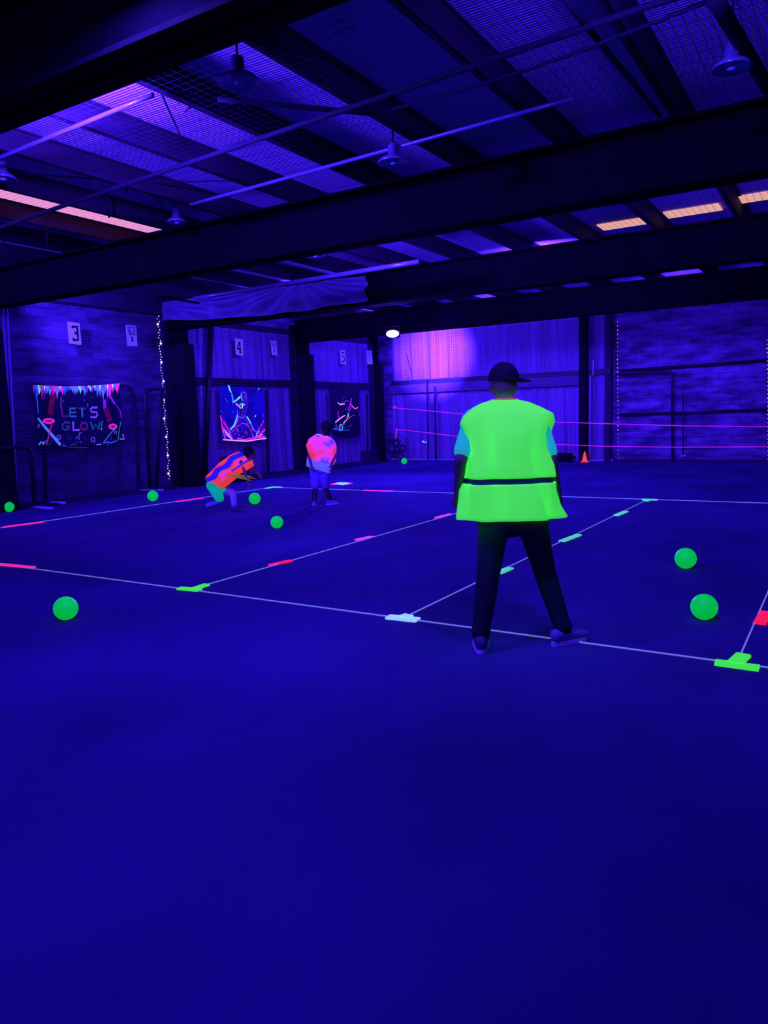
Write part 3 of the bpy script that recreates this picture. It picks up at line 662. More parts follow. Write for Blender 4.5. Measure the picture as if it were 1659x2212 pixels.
# ------------------------------------------------------------------ batting screens (black tube frames with net)
def screen(pts, feet, x, label, netc):
    t = thing('batting_screen', on_x(*pts[-1], x), label, 'screen')
    P = [on_x(px, py, x) for px, py in pts]; bm = B(); tube(bm, P, .038, 8); obj('tube_frame', bm, M['tube'], t, True)
    for a, b in feet:
        bm = B(); p = on_x(*a, x); q = on_x(*b, x + .55); p.z = q.z = .03; tube(bm, [p, q], .03, 6); obj('foot', bm, M['lav'], t, True)
    if netc:
        bm = B(); bm.faces.new([bm.verts.new(on_x(px, py, x)) for px, py in netc]); obj('net', bm, M['net_yz'], t)
XC = XN + .12
screen([(98, 1083), (96, 900), (90, 860), (110, 838), (255, 832), (278, 836), (288, 850), (292, 900), (301, 1058)], [((100, 1080), (140, 1082)), ((300, 1055), (352, 1052))], XS - .1, 'tall black tube screen standing behind the glow banner', [(98, 1083), (92, 860), (110, 838), (278, 836), (292, 900), (301, 1058)])
screen([(324, 1056), (313, 860), (316, 845), (330, 840), (352, 840), (346, 900), (338, 1056)], [((326, 1054), (330, 1062))], XC + .2, 'narrow black tube screen beside the string of lights', None)
screen([(-30, 978), (0, 968), (50, 964), (64, 970), (68, 985), (74, 1083)], [((72, 1080), (112, 1084))], XC + .35, 'low black tube screen at the left edge of the picture', None)
tag(box_obj('black_case', (XW + .5, 12.75, 0), (XW + .95, 13.3, .6), M['black'], bevel=.04), 'black equipment case on the floor behind the crouching child', 'case')
tag(box_obj('floor_box', (XW + .1, 19.3, 0), (XW + .45, 19.85, .35), M['header'], bevel=.03), 'dark box in the corner below the right arrow sign', 'box')
tag(box_obj('floor_ledge', (XW + .2, 12.1, 0), (XW + .9, 19.6, .035), M['header']), 'low dark floor mat along the left wall below the player banners', 'mat')
tag(box_obj('floor_ledge', (XW + .2, 7.8, 0), (XW + .65, 11.6, .03), M['header']), 'low dark floor mat along the wall below the glow banner', 'mat')

# pitching machine in the corner
c0 = on_y(852, 990, YB - .75); c0.z = 0
t = thing('pitching_machine', c0, 'black wheeled pitching machine in the far left corner below the pink rope', 'machine')
yy = YB - .75
def Pm(px, py, dy=0.): return on_y(px, py, yy + dy)
bm = B(); ball(bm, Pm(848, 945), .17, 1, .5, .75, 10); obj('motor', bm, M['wheel'], t, True)
def torus(bm, c, R, r, axis=(0, 1, 0), n=20, m_=8):
    u, v = frame(axis); c = Vector(c); pts = [[c + (u * math.cos(a) + v * math.sin(a)) * (R + r * math.cos(b)) + Vector(axis) * r * math.sin(b) for b in [2 * math.pi * q / m_ for q in range(m_)]] for a in [2 * math.pi * k_ / n for k_ in range(n)]]
    loft(bm, pts + [pts[0]]); bmesh.ops.remove_doubles(bm, verts=bm.verts[:], dist=1e-5)
for (px, py, R) in [(856, 958, .1), (870, 968, .09)]:
    bm = B(); torus(bm, Pm(px, py, -.08), R, .03); obj('wheel', bm, M['tube'], t, True)
for a, b in [((843, 950), (838, 975)), ((853, 960), (852, 985)), ((855, 972), (873, 985)), ((840, 975), (868, 977)), ((864, 970), (855, 985))]:
    bm = B(); tube(bm, [Pm(*a), Pm(*b)], .025, 6); obj('strut', bm, M['tube'], t)
for a, b in [((852, 984), (834, 991)), ((852, 984), (872, 991)), ((852, 984), (856, 994))]:
    bm = B(); q = Pm(*b); q.z = .02; tube(bm, [Pm(*a), q], .022, 6); obj('leg', bm, M['tube'], t)
bm = B(); tube(bm, [Pm(862, 938), Pm(872, 944), Pm(878, 955), Pm(877, 970), Pm(872, 980)], .008, 6); obj('cable', bm, M['tube'], t, True)
# hydrant tap on thin pipe
t = thing('water_tap', on_y(922, 987, YB - .4), 'thin black standpipe with a small white tap at the back wall', 'tap')
bm = B(); tube(bm, [on_y(922, 820, YB - .4), on_y(924, 900, YB - .4), on_y(924, 993, YB - .4)], .02); obj('standpipe', bm, M['tube'], t, True)
bm = B(); ball(bm, on_y(914, 954, YB - .45), .03, n=6); tube(bm, [on_y(914, 954, YB - .45), on_y(922, 956, YB - .42)], .012, 6); obj('tap_body', bm, mat('tap_white', (.9, .85, 1), .4, emi=(.8, .7, 1), es=.5), t, True)
bm = B(); tube(bm, [on_y(916, 951, YB - .45), on_y(918, 948, YB - .45)], .008, 6); obj('lever', bm, M['lav'], t)
tubes('upright_pole', [[on_y(939, 835, YB - .38), on_y(942, 993, YB - .38)]], .03, 'header', 'dark upright post on the back wall left of the man', 'pole')
tubes('wall_cable', [[on_y(878, 765, YB - .35), on_y(884, 790, YB - .35), on_y(888, 805, YB - .35), on_y(880, 820, YB - .35), on_y(881, 832, YB - .35)]], .008, 'dpipe', 'thin dark cable hanging on the back wall below the lamp', 'cable')
# pink ropes strung across the back
def rope(pts, label, y=19.75, extra=None):
    P = [on_y(*p, y) for p in pts]; bm = B(); tube(bm, P, .011, 6)
    if extra:
        tube(bm, [on_y(*p, y) for p in extra], .018, 6)
    return tag(obj('pink_rope', bm, M['rope'], smooth=True), label, 'rope')
rope([(851, 881), (900, 885), (985, 893), (1180, 911), (1333, 916), (1480, 920), (1700, 922)], 'upper thin pink rope strung in front of the back wall', extra=[(849, 880), (853, 878), (856, 881), (851, 882)])
rope([(857, 927), (925, 935), (985, 942), (1180, 959), (1300, 964), (1450, 966), (1700, 965)], 'lower thin pink rope strung in front of the back wall', extra=[(857, 927), (856, 938), (855, 947)])

# ------------------------------------------------------------------ court lines
def fl(px, py, z=0.): return on_z(px, py, z)
XA = [fl(8, 1140).x, -4.79, -2.66, -.487]; YA, YC = 4.475, 12.12
XL = -10.33
def cord(a, b, label):
    bm = B(); tube(bm, [Vector((a[0], a[1], .008)), Vector((b[0], b[1], .008))], .0055, 6)
    return tag(obj('court_cord', bm, M['cord'], smooth=True), label, 'cord')
cord((-9.5, YA), (1.2, YA), 'near white boundary cord stretched along the turf')
cord((XL, YC), (3.5, YC), 'far white boundary cord behind the children and the man')
cord((XL, 4.9), (XL, YC), 'left white boundary cord running towards the green corner marker')
cord((-4.79, YA), (-4.79, YC), 'white cord with pink markers crossing the court to the man')
cord((-2.66, YA), (-2.66, YC), 'white cord with green markers running behind the man')
cord((-.487, YA), (-.487, YC), 'white cord with a red marker at the right edge')
def strip(a, b, wdt, m, label, group=None, name='line_marker'):
    """flat tag lying along the cord from picture point a to b"""
    p, q = fl(*a), fl(*b); d = (q - p).normalized(); n_ = Vector((-d.y, d.x, 0)) * wdt / 2; bm = B()
    lo = [bm.verts.new(v + Vector((0, 0, .002))) for v in (p - n_, q - n_, q + n_, p + n_)]
    hi = [bm.verts.new(v + Vector((0, 0, .018))) for v in (p - n_ * .9, q - n_ * .9, q + n_ * .9, p + n_ * .9)]
    bm.faces.new(lo[::-1]); bm.faces.new(hi)
    for k_ in range(4): bm.faces.new((lo[k_], lo[(k_ + 1) % 4], hi[(k_ + 1) % 4], hi[k_]))
    bmesh.ops.recalc_face_normals(bm, faces=bm.faces[:])
    return tag(obj(name, bm, M[m]), label, 'marker', 'flat markers on the court cords')
strip((-10, 1220), (73, 1228), .06, 'pink', 'pink marker on the near cord at the left edge')
strip((8, 1140), (91, 1129), .07, 'pink', 'pink marker on the left cord nearest the left edge')
strip((379, 1085), (437, 1077), .07, 'pink', 'pink marker on the left cord beside the crouching child')
strip((583, 1223), (629, 1213), .06, 'red', 'red marker on the crossing cord, nearest to the lime junction')
strip((769, 1168), (802, 1161), .06, 'magenta', 'middle pink marker on the crossing cord')
strip((942, 1120), (972, 1112), .06, 'magenta', 'pink marker on the crossing cord just left of the man')
strip((786, 1060), (848, 1062), .06, 'magenta', 'pink marker on the far cord right of the orange vest child')
strip((1076, 1240), (1102, 1229), .075, 'mint', 'green marker seen between the legs of the man')
strip((1213, 1171), (1250, 1157), .075, 'mint', 'green marker right of the man on the middle cord')
strip((1330, 1115), (1352, 1106), .075, 'mint', 'green marker nearest the far cord on the middle cord')
strip((1640, 1350), (1655, 1325), .08, 'red', 'red marker at the right edge of the picture')
def junction(pa, pb, qa, qb, wdt, m, label, m2=None):
    t = thing('junction_marker', (fl(*pa) + fl(*pb)) / 2, label, 'marker')
    for nm, a, b, mm, dz in (('cross_bar', pa, pb, m, 0), ('stem', qa, qb, m2 or m, .004)):
        o = strip(a, b, wdt, mm, None, name=nm)
        for k_ in ('category', 'group'): 
            if k_ in o: del o[k_]
        o.parent = t; o.matrix_parent_inverse = Matrix.Translation(-t.location); o.location.z += dz
junction((387, 1273), (432, 1277), (416, 1276), (447, 1266), .07, 'lime', 'lime junction marker left of centre on the near cord')
junction((838, 1335), (903, 1342), (869, 1338), (884, 1333), .09, 'whitet', 'white junction marker on the near cord beside the foot of the man')
junction((1545, 1434), (1640, 1447), (1586, 1438), (1606, 1419), .085, 'lime', 'large lime junction marker at the lower right')
junction((1387, 1080), (1420, 1081), (1402, 1081), (1395, 1084), .08, 'mint', 'small green junction marker on the far cord right of the man')
junction((574, 1056), (591, 1053), (589, 1053), (607, 1054), .08, 'mint', 'pale green corner marker between the two children')
t = thing('base_plate', fl(737, 1046), 'white floor plate with red tips beside the orange vest child', 'marker')
poly_pts = [(722, 1046), (731, 1043), (750, 1043.4), (757, 1045), (740, 1048.4)]
def flat(name, pts, m, parent, z0=.003, h=.012):
    bm = B(); hi = [bm.verts.new(fl(*p) + Vector((0, 0, z0 + h))) for p in pts]; lo = [bm.verts.new(v.co - Vector((0, 0, h))) for v in hi]
    bm.faces.new(hi); bm.faces.new(lo[::-1]); n_ = len(pts)
    for k_ in range(n_): bm.faces.new((hi[k_], lo[k_], lo[(k_ + 1) % n_], hi[(k_ + 1) % n_]))
    bmesh.ops.recalc_face_normals(bm, faces=bm.faces[:]); return obj(name, bm, m, parent)
flat('plate', poly_pts, M['whitet'], t)
flat('tip', [(713, 1047.5), (722, 1045), (724, 1048)], M['pink'], t); flat('tip', [(757, 1044), (762, 1044.6), (750, 1047.8)], M['pink'], t)

# ------------------------------------------------------------------ foam balls
def foam(px, py, dpx, label, marks=0):
    """sphere of the pictured size whose underside touches the turf"""
    g = ray(px, py); d = .5; lo_, hi_ = 1., 30.
    for _ in range(50):                                     # distance where centre height equals radius
        d = (lo_ + hi_) / 2; c_ = O + g * (d / FPX); r_ = dpx / 2 * d / FPX
        if c_.z > r_: lo_ = d
        else: hi_ = d
    t = thing('foam_ball', (c_.x, c_.y, 0), label, 'ball', 'green glow balls')
    bm = B(); ball(bm, c_, r_, n=18); obj('ball_body', bm, M['ball'], t, True)
    if marks:
        bm = B()
        for k_ in range(marks):
            a = -.5 + .5 * k_; dirv = (RIGHT * (.85 if marks < 3 else -.4 - .25 * k_) + UP * (.05 + .2 * math.sin(a)) - FWD * .55).normalized()
            if marks < 3:
                u = UP * .2; tube(bm, [c_ + (dirv + u * s_ + UP * (-.28 + .22 * k_)).normalized() * r_ * 1.0 for s_ in (-.4, 0, .4)], r_ * .05, 5)
            else:
                tube(bm, [c_ + (dirv + UP * s_).normalized() * r_ * 1.0 for s_ in (-1.3, -.6, 0, .6, 1.3)], r_ * .05, 5)
        obj('scuff_mark', bm, M['tube'], t)
    return t
foam(142, 1314, 51, 'green ball at the lower left in front of the near cord')
foam(1521, 1311, 56, 'largest green ball at the right, nearer of two')
foam(1481, 1206, 45, 'green ball at the right, behind the largest ball')
foam(598, 1128, 27, 'green ball lying between the two children', 2)
foam(550, 1077, 25, 'green ball rolling beside the feet of the crouching child')
foam(330, 1071, 23, 'green ball by the wall below the string of lights')
foam(19, 1095, 22, 'small green ball with dark stripes at the left edge', 3)
foam(873, 996, 13, 'tiny green ball far away in the corner below the ropes')
# cone
pc = on_y(1263, 997, 20.35); pc.z = 0
t = thing('traffic_cone', pc, 'small orange cone on the floor at the back wall', 'cone')
bm = B(); seg = 16
loft(bm, [[pc + Vector((r_ * math.cos(2 * math.pi * q / seg), r_ * math.sin(2 * math.pi * q / seg), z)) for q in range(seg)] for r_, z in [(.085, .01), (.07, .04), (.02, .27), (.012, .285)]], cap=(False, True)); obj('cone_body', bm, M['orange'], t, True)
box_obj('base', (pc.x - .095, pc.y - .095, 0), (pc.x + .095, pc.y + .095, .018), M['orange'], t)

# ------------------------------------------------------------------ people
UPZ = Vector((0, 0, 1))
HR = Vector((RIGHT.x, RIGHT.y, 0)).normalized(); HF = Vector((FWD.x, FWD.y, 0)).normalized()
def hand(bm, wrist, d, palm_n, s, curl=.4):
    """palm, four unequal bent fingers and a thumb leaving the side of the palm"""
    d = Vector(d).normalized(); side = d.cross(palm_n).normalized(); pn = side.cross(d).normalized()
    pc_ = wrist + d * .05 * s
    caps(bm, wrist, pc_ + d * .02 * s, .026 * s, .034 * s, 8)
    for k_, (off, ln) in enumerate([(-.03, .065), (-.01, .075), (.01, .072), (.028, .056)]):
        b0 = pc_ + d * .035 * s + side * off * s; b1 = b0 + (d * math.cos(curl) + pn * math.sin(curl)) * ln * .55 * s; b2 = b1 + (d * math.cos(curl * 2.3) + pn * math.sin(curl * 2.3)) * ln * .5 * s
        caps(bm, b0 - d * .02 * s, b1, .0095 * s, .0085 * s, 6); caps(bm, b1, b2, .0085 * s, .007 * s, 6)
    t0 = wrist + d * .025 * s - side * .025 * s; t1 = t0 + (d * .6 - side * .7 + pn * .3).normalized() * .04 * s
    caps(bm, t0, t1, .012 * s, .010 * s, 6); caps(bm, t1, t1 + (d * .9 - side * .1 + pn * .4).normalized() * .03 * s, .010 * s, .008 * s, 6)
def head(bm, c, s, face):
    """skull, jaw, nose, brow and ears; face is the direction looked at"""
    f = Vector(face).normalized(); sd = f.cross(UPZ).normalized(); up = sd.cross(f).normalized()
    rot = Matrix((sd, f, up)).transposed()
    ball(bm, c + up * .015 * s, .1 * s, .78, .95, 1.08, 12, rot); ball(bm, c + f * .03 * s - up * .06 * s, .06 * s, .85, .9, .95, 10, rot)
    caps(bm, c + f * .09 * s + up * .01 * s, c + f * .112 * s - up * .025 * s, .009 * s, .015 * s, 6)
    caps(bm, c + f * .088 * s + sd * .035 * s + up * .03 * s, c + f * .088 * s - sd * .035 * s + up * .03 * s, .012 * s, .012 * s, 6)
    caps(bm, c + f * .083 * s + sd * .02 * s - up * .058 * s, c + f * .083 * s - sd * .02 * s - up * .058 * s, .009 * s, .009 * s, 6)
    for q in (-1, 1): ball(bm, c + sd * .08 * s * q - f * .005 * s - up * .005 * s, .028 * s, .35, .7, 1.1, 6, rot)
def shoe(parent, ankle, toe_dir, s, m='shoe', sole='sole'):
    td = Vector(toe_dir); td.z = 0; td.normalize(); sd = td.cross(UPZ); a = Vector(ankle)
    g = Vector((a.x, a.y, 0))
    def ring(t_, hw, z0, z1, n=10):
        c_ = g + td * t_; return [c_ + sd * hw * math.cos(2 * math.pi * q / n) + UPZ * ((z0 + z1) / 2 + (z1 - z0) / 2 * math.sin(2 * math.pi * q / n)) for q in range(n)]
    bm = B(); loft(bm, [ring(-.075 * s, .012 * s, .03 * s, .06 * s), ring(-.065 * s, .034 * s, .022 * s, .095 * s), ring(-.02 * s, .04 * s, .02 * s, .105 * s), ring(.05 * s, .042 * s, .02 * s, .085 * s), ring(.12 * s, .048 * s, .02 * s, .06 * s), ring(.17 * s, .042 * s, .02 * s, .05 * s), ring(.195 * s, .015 * s, .025 * s, .04 * s)], cap=(True, True))
    o = obj('shoe', bm, M[m], parent, True)
    bm = B(); n = 18; pts = []
    for q in range(n):
        a_ = 2 * math.pi * q / n; u = math.cos(a_); hw = (.05 if u > 0 else .043) * s
        pts.append(g + td * (.062 * s + u * .145 * s) + sd * hw * math.sin(a_))
    loft(bm, [[p + UPZ * .002 for p in pts], [p + UPZ * .026 * s for p in pts]], cap=(True, True)); so = obj('sole', bm, M[sole], None)
    so.parent = o; so.matrix_parent_inverse = Matrix.Translation(-parent.location)
    o2 = o.matrix_parent_inverse.copy()
    so.matrix_parent_inverse = Matrix.Identity(4)
    return o
def ell(c, ax, ay, rx, ry, n=40, fold=None, z=0):
    pts = []
    for q in range(n):
        a = 2 * math.pi * q / n; e = 1 + (fold(a, z) if fold else 0)
        ca, sa = math.cos(a), math.sin(a); pw = .8
        pts.append(c + ax * rx * e * math.copysign(abs(ca) ** pw, ca) + ay * ry * e * math.copysign(abs(sa) ** pw, sa))
    return pts

# ---- the man in the lime vest, seen from behind, stepping to the right
g0 = fl(1042, 1412); DM = (g0 - O).dot(FWD)
def pm(px, py, dd=0.): return at_d(px, py, DM + dd)
man = thing('person', (g0 + fl(1225, 1402)) / 2, 'man seen from behind in lime vest, black cap and dark trousers', 'person')
hip_c = pm(1108, 1118, .08); neck = pm(1090, 868, .1); chest = pm(1092, 930, .1)
shL, shR = pm(1022, 903, .08), pm(1158, 903, .08)
elL, elR = pm(995, 995, .0), pm(1190, 995, .04); wrL, wrR = pm(989, 1070, .14), pm(1204, 1068, .18)
hiL, hiR = pm(1068, 1125, .08), pm(1148, 1125, .08)
knL, knR = pm(1052, 1262, .06), pm(1178, 1240, .22)
anL = g0 + Vector((0, 0, .09)) + HF * .06; anR = fl(1222, 1400) + Vector((0, 0, .09)) + HF * .08
bm = B()
head(bm, pm(1088, 836, .12), 1.0, (HF + HR * .35)); caps(bm, pm(1089, 868, .1), pm(1090, 892, .1), .055, .065)
caps(bm, chest, pm(1104, 1085, .08), .14, .11); caps(bm, shL, shR, .06, .06)
for a, b, c_, h in ((shL, elL, wrL, -1), (shR, elR, wrR, 1)):
    caps(bm, a, b, .05, .042); caps(bm, b, c_, .04, .028); hand(bm, c_, (c_ - b).normalized() + HF * .3, HR * -h, 1.0, .45)
for a, b, c_ in ((hiL, knL, anL), (hiR, knR, anR)): caps(bm, a, b, .07, .05); caps(bm, b, c_, .05, .038)
body = remesh(obj('body', bm, M['skin'], man), .012, 2)
bm = B(); caps(bm, pm(1096, 1085, .08), pm(1106, 1112, .08), .14, .14); caps(bm, hiL + UPZ * .02, hiR + UPZ * .02, .115, .115)
for a, b, c_ in ((hiL, knL, anL), (hiR, knR, anR)):
    caps(bm, a, b, .098, .07); caps(bm, b, c_ + UPZ * .02, .072, .056)
    ball(bm, c_ + UPZ * .03, .062, 1, 1, .8, 8)
remesh(obj('trousers', bm, M['pants'], man), .014, 2)
bm = B(); caps(bm, chest, pm(1100, 1060, .08), .155, .15); caps(bm, pm(1040, 908, .08), pm(1142, 908, .08), .07, .07)
for a, b in ((shL, elL), (shR, elR)):
    q = a.lerp(b, .78); caps(bm, a, q, .062, .06)
remesh(obj('shirt', bm, M['tee'], man), .013, 2)
# vest: hangs wide from the shoulders, folded cloth
def fold_m(a, z): return .07 * math.sin(7 * a + z * 5) + .035 * math.sin(13 * a + 1.3 + z * 3) + .03 * math.sin(4 * a - z * 14)
def vring(xl, xr, py, ry, dd=.08):
    a, b = pm(xl, py, dd), pm(xr, py, dd); return ell((a + b) / 2, HR, HF, (b - a).length / 2, ry, fold=fold_m, z=(a.z))
def dense(rings, k=4):
    out = []
    for a, b in zip(rings, rings[1:]): out += [[p.lerp(q, t / k) for p, q in zip(a, b)] for t in range(k)]
    return out + [rings[-1]]
upper = [vring(1060, 1118, 865, .06), vring(1040, 1142, 871, .08), vring(1016, 1168, 883, .105), vring(1001, 1190, 896, .125), vring(996, 1192, 912, .14), vring(1003, 1182, 938, .16), vring(1004, 1182, 970, .17), vring(999, 1192, 1005, .178), vring(998, 1196, 1029, .18)]
bm = B(); loft(bm, dense(upper)); o = obj('vest', bm, M['vest'], man, True); solid(o, .006)
lower = [vring(1001, 1196, 1041, .18), vring(1000, 1198, 1060, .182), vring(999, 1206, 1090, .186), vring(997, 1216, 1117, .19)]
bm = B(); loft(bm, dense(lower)); o2 = obj('vest_hem', bm, M['vest'], man, True); solid(o2, .006)
bm = B(); loft(bm, [vring(1003, 1190, 1024, .17), vring(1004, 1192, 1046, .172)]); obj('reflective_strip', bm, M['belt'], man, True)
bm = B(); cr_ = vring(1064, 1116, 863, .062); tube(bm, cr_ + [cr_[0]], .006, 6, cap=False); obj('collar', bm, M['collar'], man, True)
# cap with the brim turned to the right
ch = pm(1088, 822, .12); fdir = (HR * .95 + HF * .3).normalized(); fs = fdir.cross(UPZ).normalized()
bm = B(); rings = []
for k_ in range(7):
    a = math.pi / 2 * k_ / 6; rings.append([ch + (HR * math.cos(2 * math.pi * q / 24) * .098 + HF * math.sin(2 * math.pi * q / 24) * .108) * max(math.cos(a), .04) + UPZ * .115 * math.sin(a) for q in range(24)])
loft(bm, rings, cap=(False, True)); cp = obj('cap', bm, M['cap'], man, True)
bm = B(); r1, r2 = [], []
for q in range(13):
    a = -1.15 + 2.3 * q / 12; r1.append(ch + (fdir * math.cos(a) + fs * math.sin(a)) * .095 + UPZ * .012); r2.append(ch + fdir * (.075 + .105 * math.cos(a) ** .6 if math.cos(a) > 0 else .07) + fs * math.sin(a) * .082 - UPZ * .008)
loft(bm, [r1, r2], close=False); o = obj('brim', bm, M['cap'], None, True); o.parent = cp; solid(o, .006)
shoe(man, anL, HF + HR * .15, 1.1, 'shoe'); shoe(man, anR, HF * .5 + HR * .8, 1.1, 'shoe2')

dye = mat('vest_tie_dye', (1, .1, .1), .8); nt = dye.node_tree; N = nt.nodes
N['Color Ramp'].color_ramp.elements[0].position = .36; N['Color Ramp'].color_ramp.elements[0].color = (.1, .06, .8, 1)
N['Color Ramp'].color_ramp.elements[1].position = .64; N['Color Ramp'].color_ramp.elements[1].color = (.95, .04, .03, 1)
e_ = N['Color Ramp'].color_ramp.elements.new(.41); e_.color = (.85, .05, .62, 1)
e_ = N['Color Ramp'].color_ramp.elements.new(.50); e_.color = (.95, .05, .3, 1)
N['Mapping'].inputs['Scale'].default_value = (4, 4, 5); N['Mapping'].inputs['Rotation'].default_value = (.3, .6, 0)
nt.links.new(N['Color Ramp'].outputs[0], N['Principled BSDF'].inputs['Emission Color']); N['Principled BSDF'].inputs['Emission Strength'].default_value = .7
# ---- child in the orange vest
g1 = fl(683, 1094); DB = (g1 - O).dot(FWD)
def pb(px, py, dd=0.): return at_d(px, py, DB + dd)
boy = thing('person', g1, 'child in an orange and pink vest over a pale shirt, turned away', 'person')
bm = B(); head(bm, pb(705, 926), .92, (HF + HR * .6)); caps(bm, pb(700, 938), pb(695, 950), .04, .05)
caps(bm, pb(694, 962), pb(690, 1015), .105, .1); hL, hR = pb(680, 1022), pb(702, 1024); kL, kR = pb(682, 1055, -.05), pb(702, 1055, .05)
aL, aR = fl(679, 1092) + UPZ * .07, fl(712, 1090) + UPZ * .07
for a, b, c_ in ((hL, kL, aL), (hR, kR, aR)): caps(bm, a, b, .06, .04); caps(bm, b, c_, .04, .03)
eL, eR = pb(668, 985, -.06), pb(723, 985, -.02); wL, wR = pb(673, 1008, -.16), pb(716, 1004, -.16)
for a, b, c_ in ((pb(673, 953), eL, wL), (pb(717, 956), eR, wR)): caps(bm, a, b, .036, .03); caps(bm, b, c_, .03, .022); hand(bm, c_, (c_ - b), -HF, .75, .5)
remesh(obj('body', bm, M['skin'], boy), .01, 2)
def fold_b(a, z): return .035 * math.sin(4 * a + z * 8) + .02 * math.sin(9 * a + 1)
def bring(xl, xr, yl, yr, ry, dd=0., fo=fold_b):
    a, b = pb(xl, yl, dd), pb(xr, yr, dd); return ell((a + b) / 2, (b - a).normalized(), HF, (b - a).length / 2, ry, 40, fo, a.z)
bm = B(); loft(bm, dense([bring(683, 714, 938, 944, .07), bring(668, 722, 948, 954, .11), bring(662, 725, 962, 964, .135), bring(666, 725, 975, 978, .14), bring(668, 724, 984, 994, .14), bring(667, 720, 990, 1004, .14)], 7))
vo = obj('vest', bm, [M['vorange'], M['vpink'], M['vblue']], boy, True)
for p in vo.data.polygons:                                     # broad dyed patches of the cloth
    c_ = p.center; u = (c_ - pb(694, 970)).dot(HR); v = (c_ - pb(694, 970)).z
    wv = .02 * math.sin(u * 30 + v * 11)
    p.material_index = 1 if abs(v + .02 - u * .2 + wv) < .12 - .3 * abs(u - .04) + wv and u > -.2 else 0
    if abs(u - .035 + v * .15 + wv) < .028 and -.09 < v < .09: p.material_index = 2
    if u < -.07 and abs(v + .07 + u * .3 + wv) < .028: p.material_index = 2
solid(vo, .006); vo.data.materials.clear(); vo.data.materials.append(dye)
for p in vo.data.polygons: p.material_index = 0
bm = B(); loft(bm, [bring(685, 716, 937, 946, .075), bring(684, 717, 942, 951, .08)]); obj('collar', bm, M['whitet'], boy, True)
bm = B(); loft(bm, [bring(668, 718, 978, 985, .12), bring(664, 716, 990, 1004, .13), bring(662, 713, 1006, 1022, .13)]); o = obj('shirt', bm, M['teeblue'], boy, True); solid(o, .006)
bm = B(); caps(bm, pb(682, 1012), pb(700, 1014), .11, .11); caps(bm, hL, kL + UPZ * .05, .085, .075); caps(bm, hR, kR + UPZ * .05, .085, .075); remesh(obj('shorts', bm, M['shorts'], boy), .014, 2)
bm = B()
for a, c_ in ((kL, aL), (kR, aR)): caps(bm, a + UPZ * .05, c_ + UPZ * .03, .05, .042)
remesh(obj('leggings', bm, M['pants'], boy), .012, 1)
bm = B(); hc = pb(705, 924); ball(bm, hc + UPZ * .02 - HF * .02, .1, .95, 1., 1.05, 12); ball(bm, hc - HF * .04 - UPZ * .05, .075, 1, .8, 1, 8); o = obj('hair', bm, M['hair'], boy, True); remesh(o, .014, 2)
shoe(boy, aL, HR * -.1 + HF, .8, 'shorts'); shoe(boy, aR, HR * .8 + HF * .3, .8, 'shorts')

# ---- crouching child
g2 = fl(478, 1106); DG_ = (g2 - O).dot(FWD)
def pg(px, py, dd=0.): return at_d(px, py, DG_ + dd)
girl = thing('person', g2, 'crouching child in an orange and blue vest with green shorts, lunging right', 'person')
hipc = pg(464, 1040); shc = pg(520, 994); hd = pg(540, 978)
a1 = fl(450, 1107) + UPZ * .07; a2 = fl(507, 1107) + UPZ * .07
bm = B(); head(bm, hd, .88, HR + HF * .2 - UPZ * .25); caps(bm, hd - HR * .06 - UPZ * .04, shc, .04, .05); caps(bm, shc, hipc, .1, .1)
k1, k2 = pg(474, 1077, -.15), pg(503, 1066, .1)
for a, b, c_ in ((pg(460, 1046, -.06), k1, a1), (pg(468, 1044, .06), k2, a2)): caps(bm, a, b, .065, .045); caps(bm, b, c_, .042, .03)
for s_, e_, w_2 in ((pg(520, 998, -.12), pg(530, 1022, -.16), pg(537, 1042, -.14)), (pg(524, 992, .12), pg(545, 1008, .14), pg(558, 1024, .1))):
    caps(bm, s_, e_, .035, .03); caps(bm, e_, w_2, .028, .02); hand(bm, w_2, w_2 - e_, -HF, .75, .4)
remesh(obj('body', bm, M['skin'], girl), .01, 2)
ax = (shc - hipc).normalized(); nx = HF.cross(ax).normalized()
def gring(t_, rx, ry, sh=0): 
    c_ = hipc.lerp(shc, t_) + nx * sh; return ell(c_, nx, HF, rx, ry, 90, lambda a, z: .05 * math.sin(5 * a + t_ * 5) + .03 * math.sin(11 * a))
bm = B(); loft(bm, dense([gring(-.12, .14, .15), gring(.15, .16, .17), gring(.5, .17, .18), gring(.85, .16, .17), gring(1.08, .12, .13), gring(1.2, .07, .08)], 16))
vo = obj('vest', bm, [M['vorange'], M['vblue'], M['vpink']], girl, True)
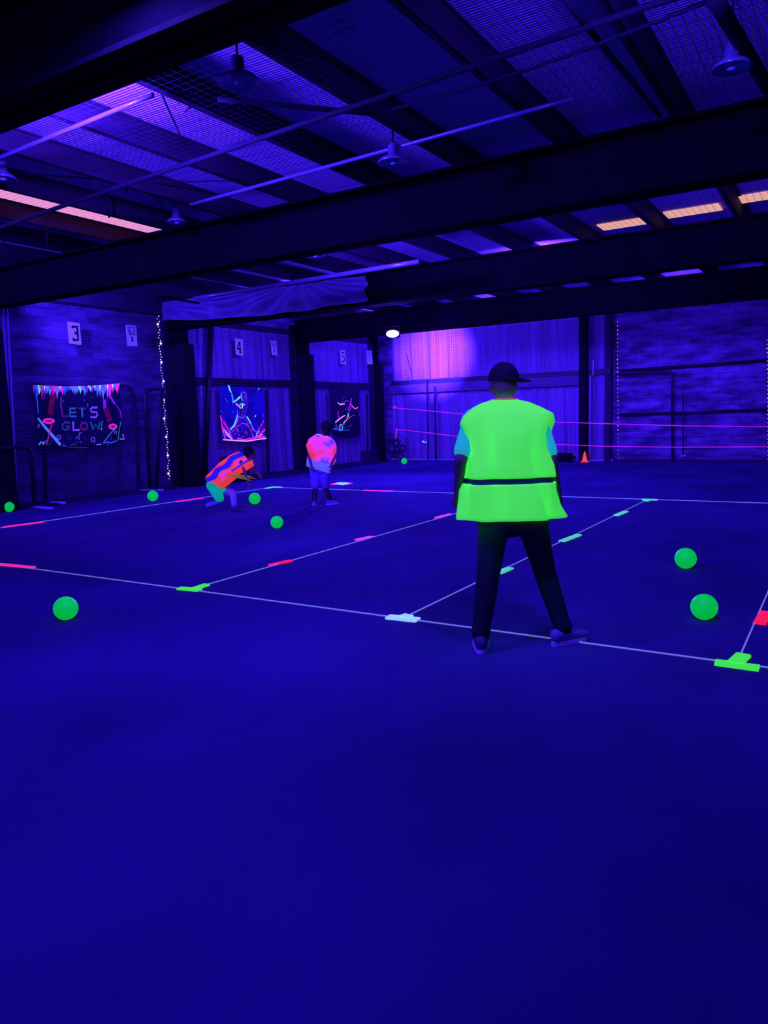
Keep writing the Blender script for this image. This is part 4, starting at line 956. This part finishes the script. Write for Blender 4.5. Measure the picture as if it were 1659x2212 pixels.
for p in vo.data.polygons:
    d_ = (p.center - hipc); off = d_.dot(nx); along = d_.dot(ax)
    upn = off if nx.z > 0 else -off
    wv = .02 * math.sin(along * 22 + upn * 9)
    p.material_index = 1 if .03 < upn + wv < .12 else (2 if -.07 < upn + wv * 1.5 < -.01 and along > .12 else 0)
solid(vo, .006)
bm = B()
for k_ in range(9):                                           # loose vest straps streaming to the right
    a = pg(478 + k_ * 3, 1024 + k_ * .6, -.17); tube(bm, [a, a + HR * .16 - UPZ * .02 * (k_ % 3), a + HR * (.3 + .03 * (k_ % 4)) - UPZ * (.03 + .025 * (k_ % 3))], [.012, .009, .003], 5)
obj('fringe', bm, M['fringe'], girl, True)
bm = B(); loft(bm, [[pg(x_, y_, -.19 + dd) for x_, y_, dd in ((492, 1022, 0), (497, 1028, .0), (500, 1030, .03), (494, 1020, .03))], [pg(x_, y_, -.17 + dd) for x_, y_, dd in ((520, 1006, 0), (526, 1018, .0), (528, 1020, .03), (520, 1004, .03))], [pg(x_, y_, -.15 + dd) for x_, y_, dd in ((545, 994, 0), (548, 1004, .0), (549, 1006, .03), (545, 993, .03))]], cap=(True, True)); obj('vest_flap', bm, M['vorange'], girl, True)
bm = B(); tube(bm, [pg(500, 1018, -.2), pg(520, 1004, -.2), pg(542, 990, -.2)], [.014, .02, .012], 6); obj('vest_stripe', bm, M['lav'], girl, True)
bm = B(); caps(bm, hipc, pg(466, 1050), .115, .1); caps(bm, pg(458, 1048, -.08), k1 + UPZ * .01, .095, .075); caps(bm, pg(466, 1046, .06), pg(482, 1058, .07), .085, .07); remesh(obj('shorts', bm, M['green'], girl), .013, 2)
bm = B(); caps(bm, k1 - UPZ * .05, a1 + UPZ * .04, .05, .042); caps(bm, pg(484, 1060, .08), k2, .068, .06); caps(bm, k2, a2 + UPZ * .04, .058, .048); remesh(obj('leggings', bm, M['pale'], girl), .012, 2)
bm = B(); ball(bm, hd + UPZ * .03 - HR * .02, .1, .98, .92, .95, 12); caps(bm, hd - HR * .05, hd - HR * .02 - UPZ * .14 - HF * .06, .06, .03); o = obj('hair', bm, M['hair'], girl, True); remesh(o, .014, 2)
shoe(girl, a1, HR * .5 - HF * .6, .75, 'shoe', 'shoe'); shoe(girl, a2, HR + HF * .1, .75, 'shoe', 'shoe')
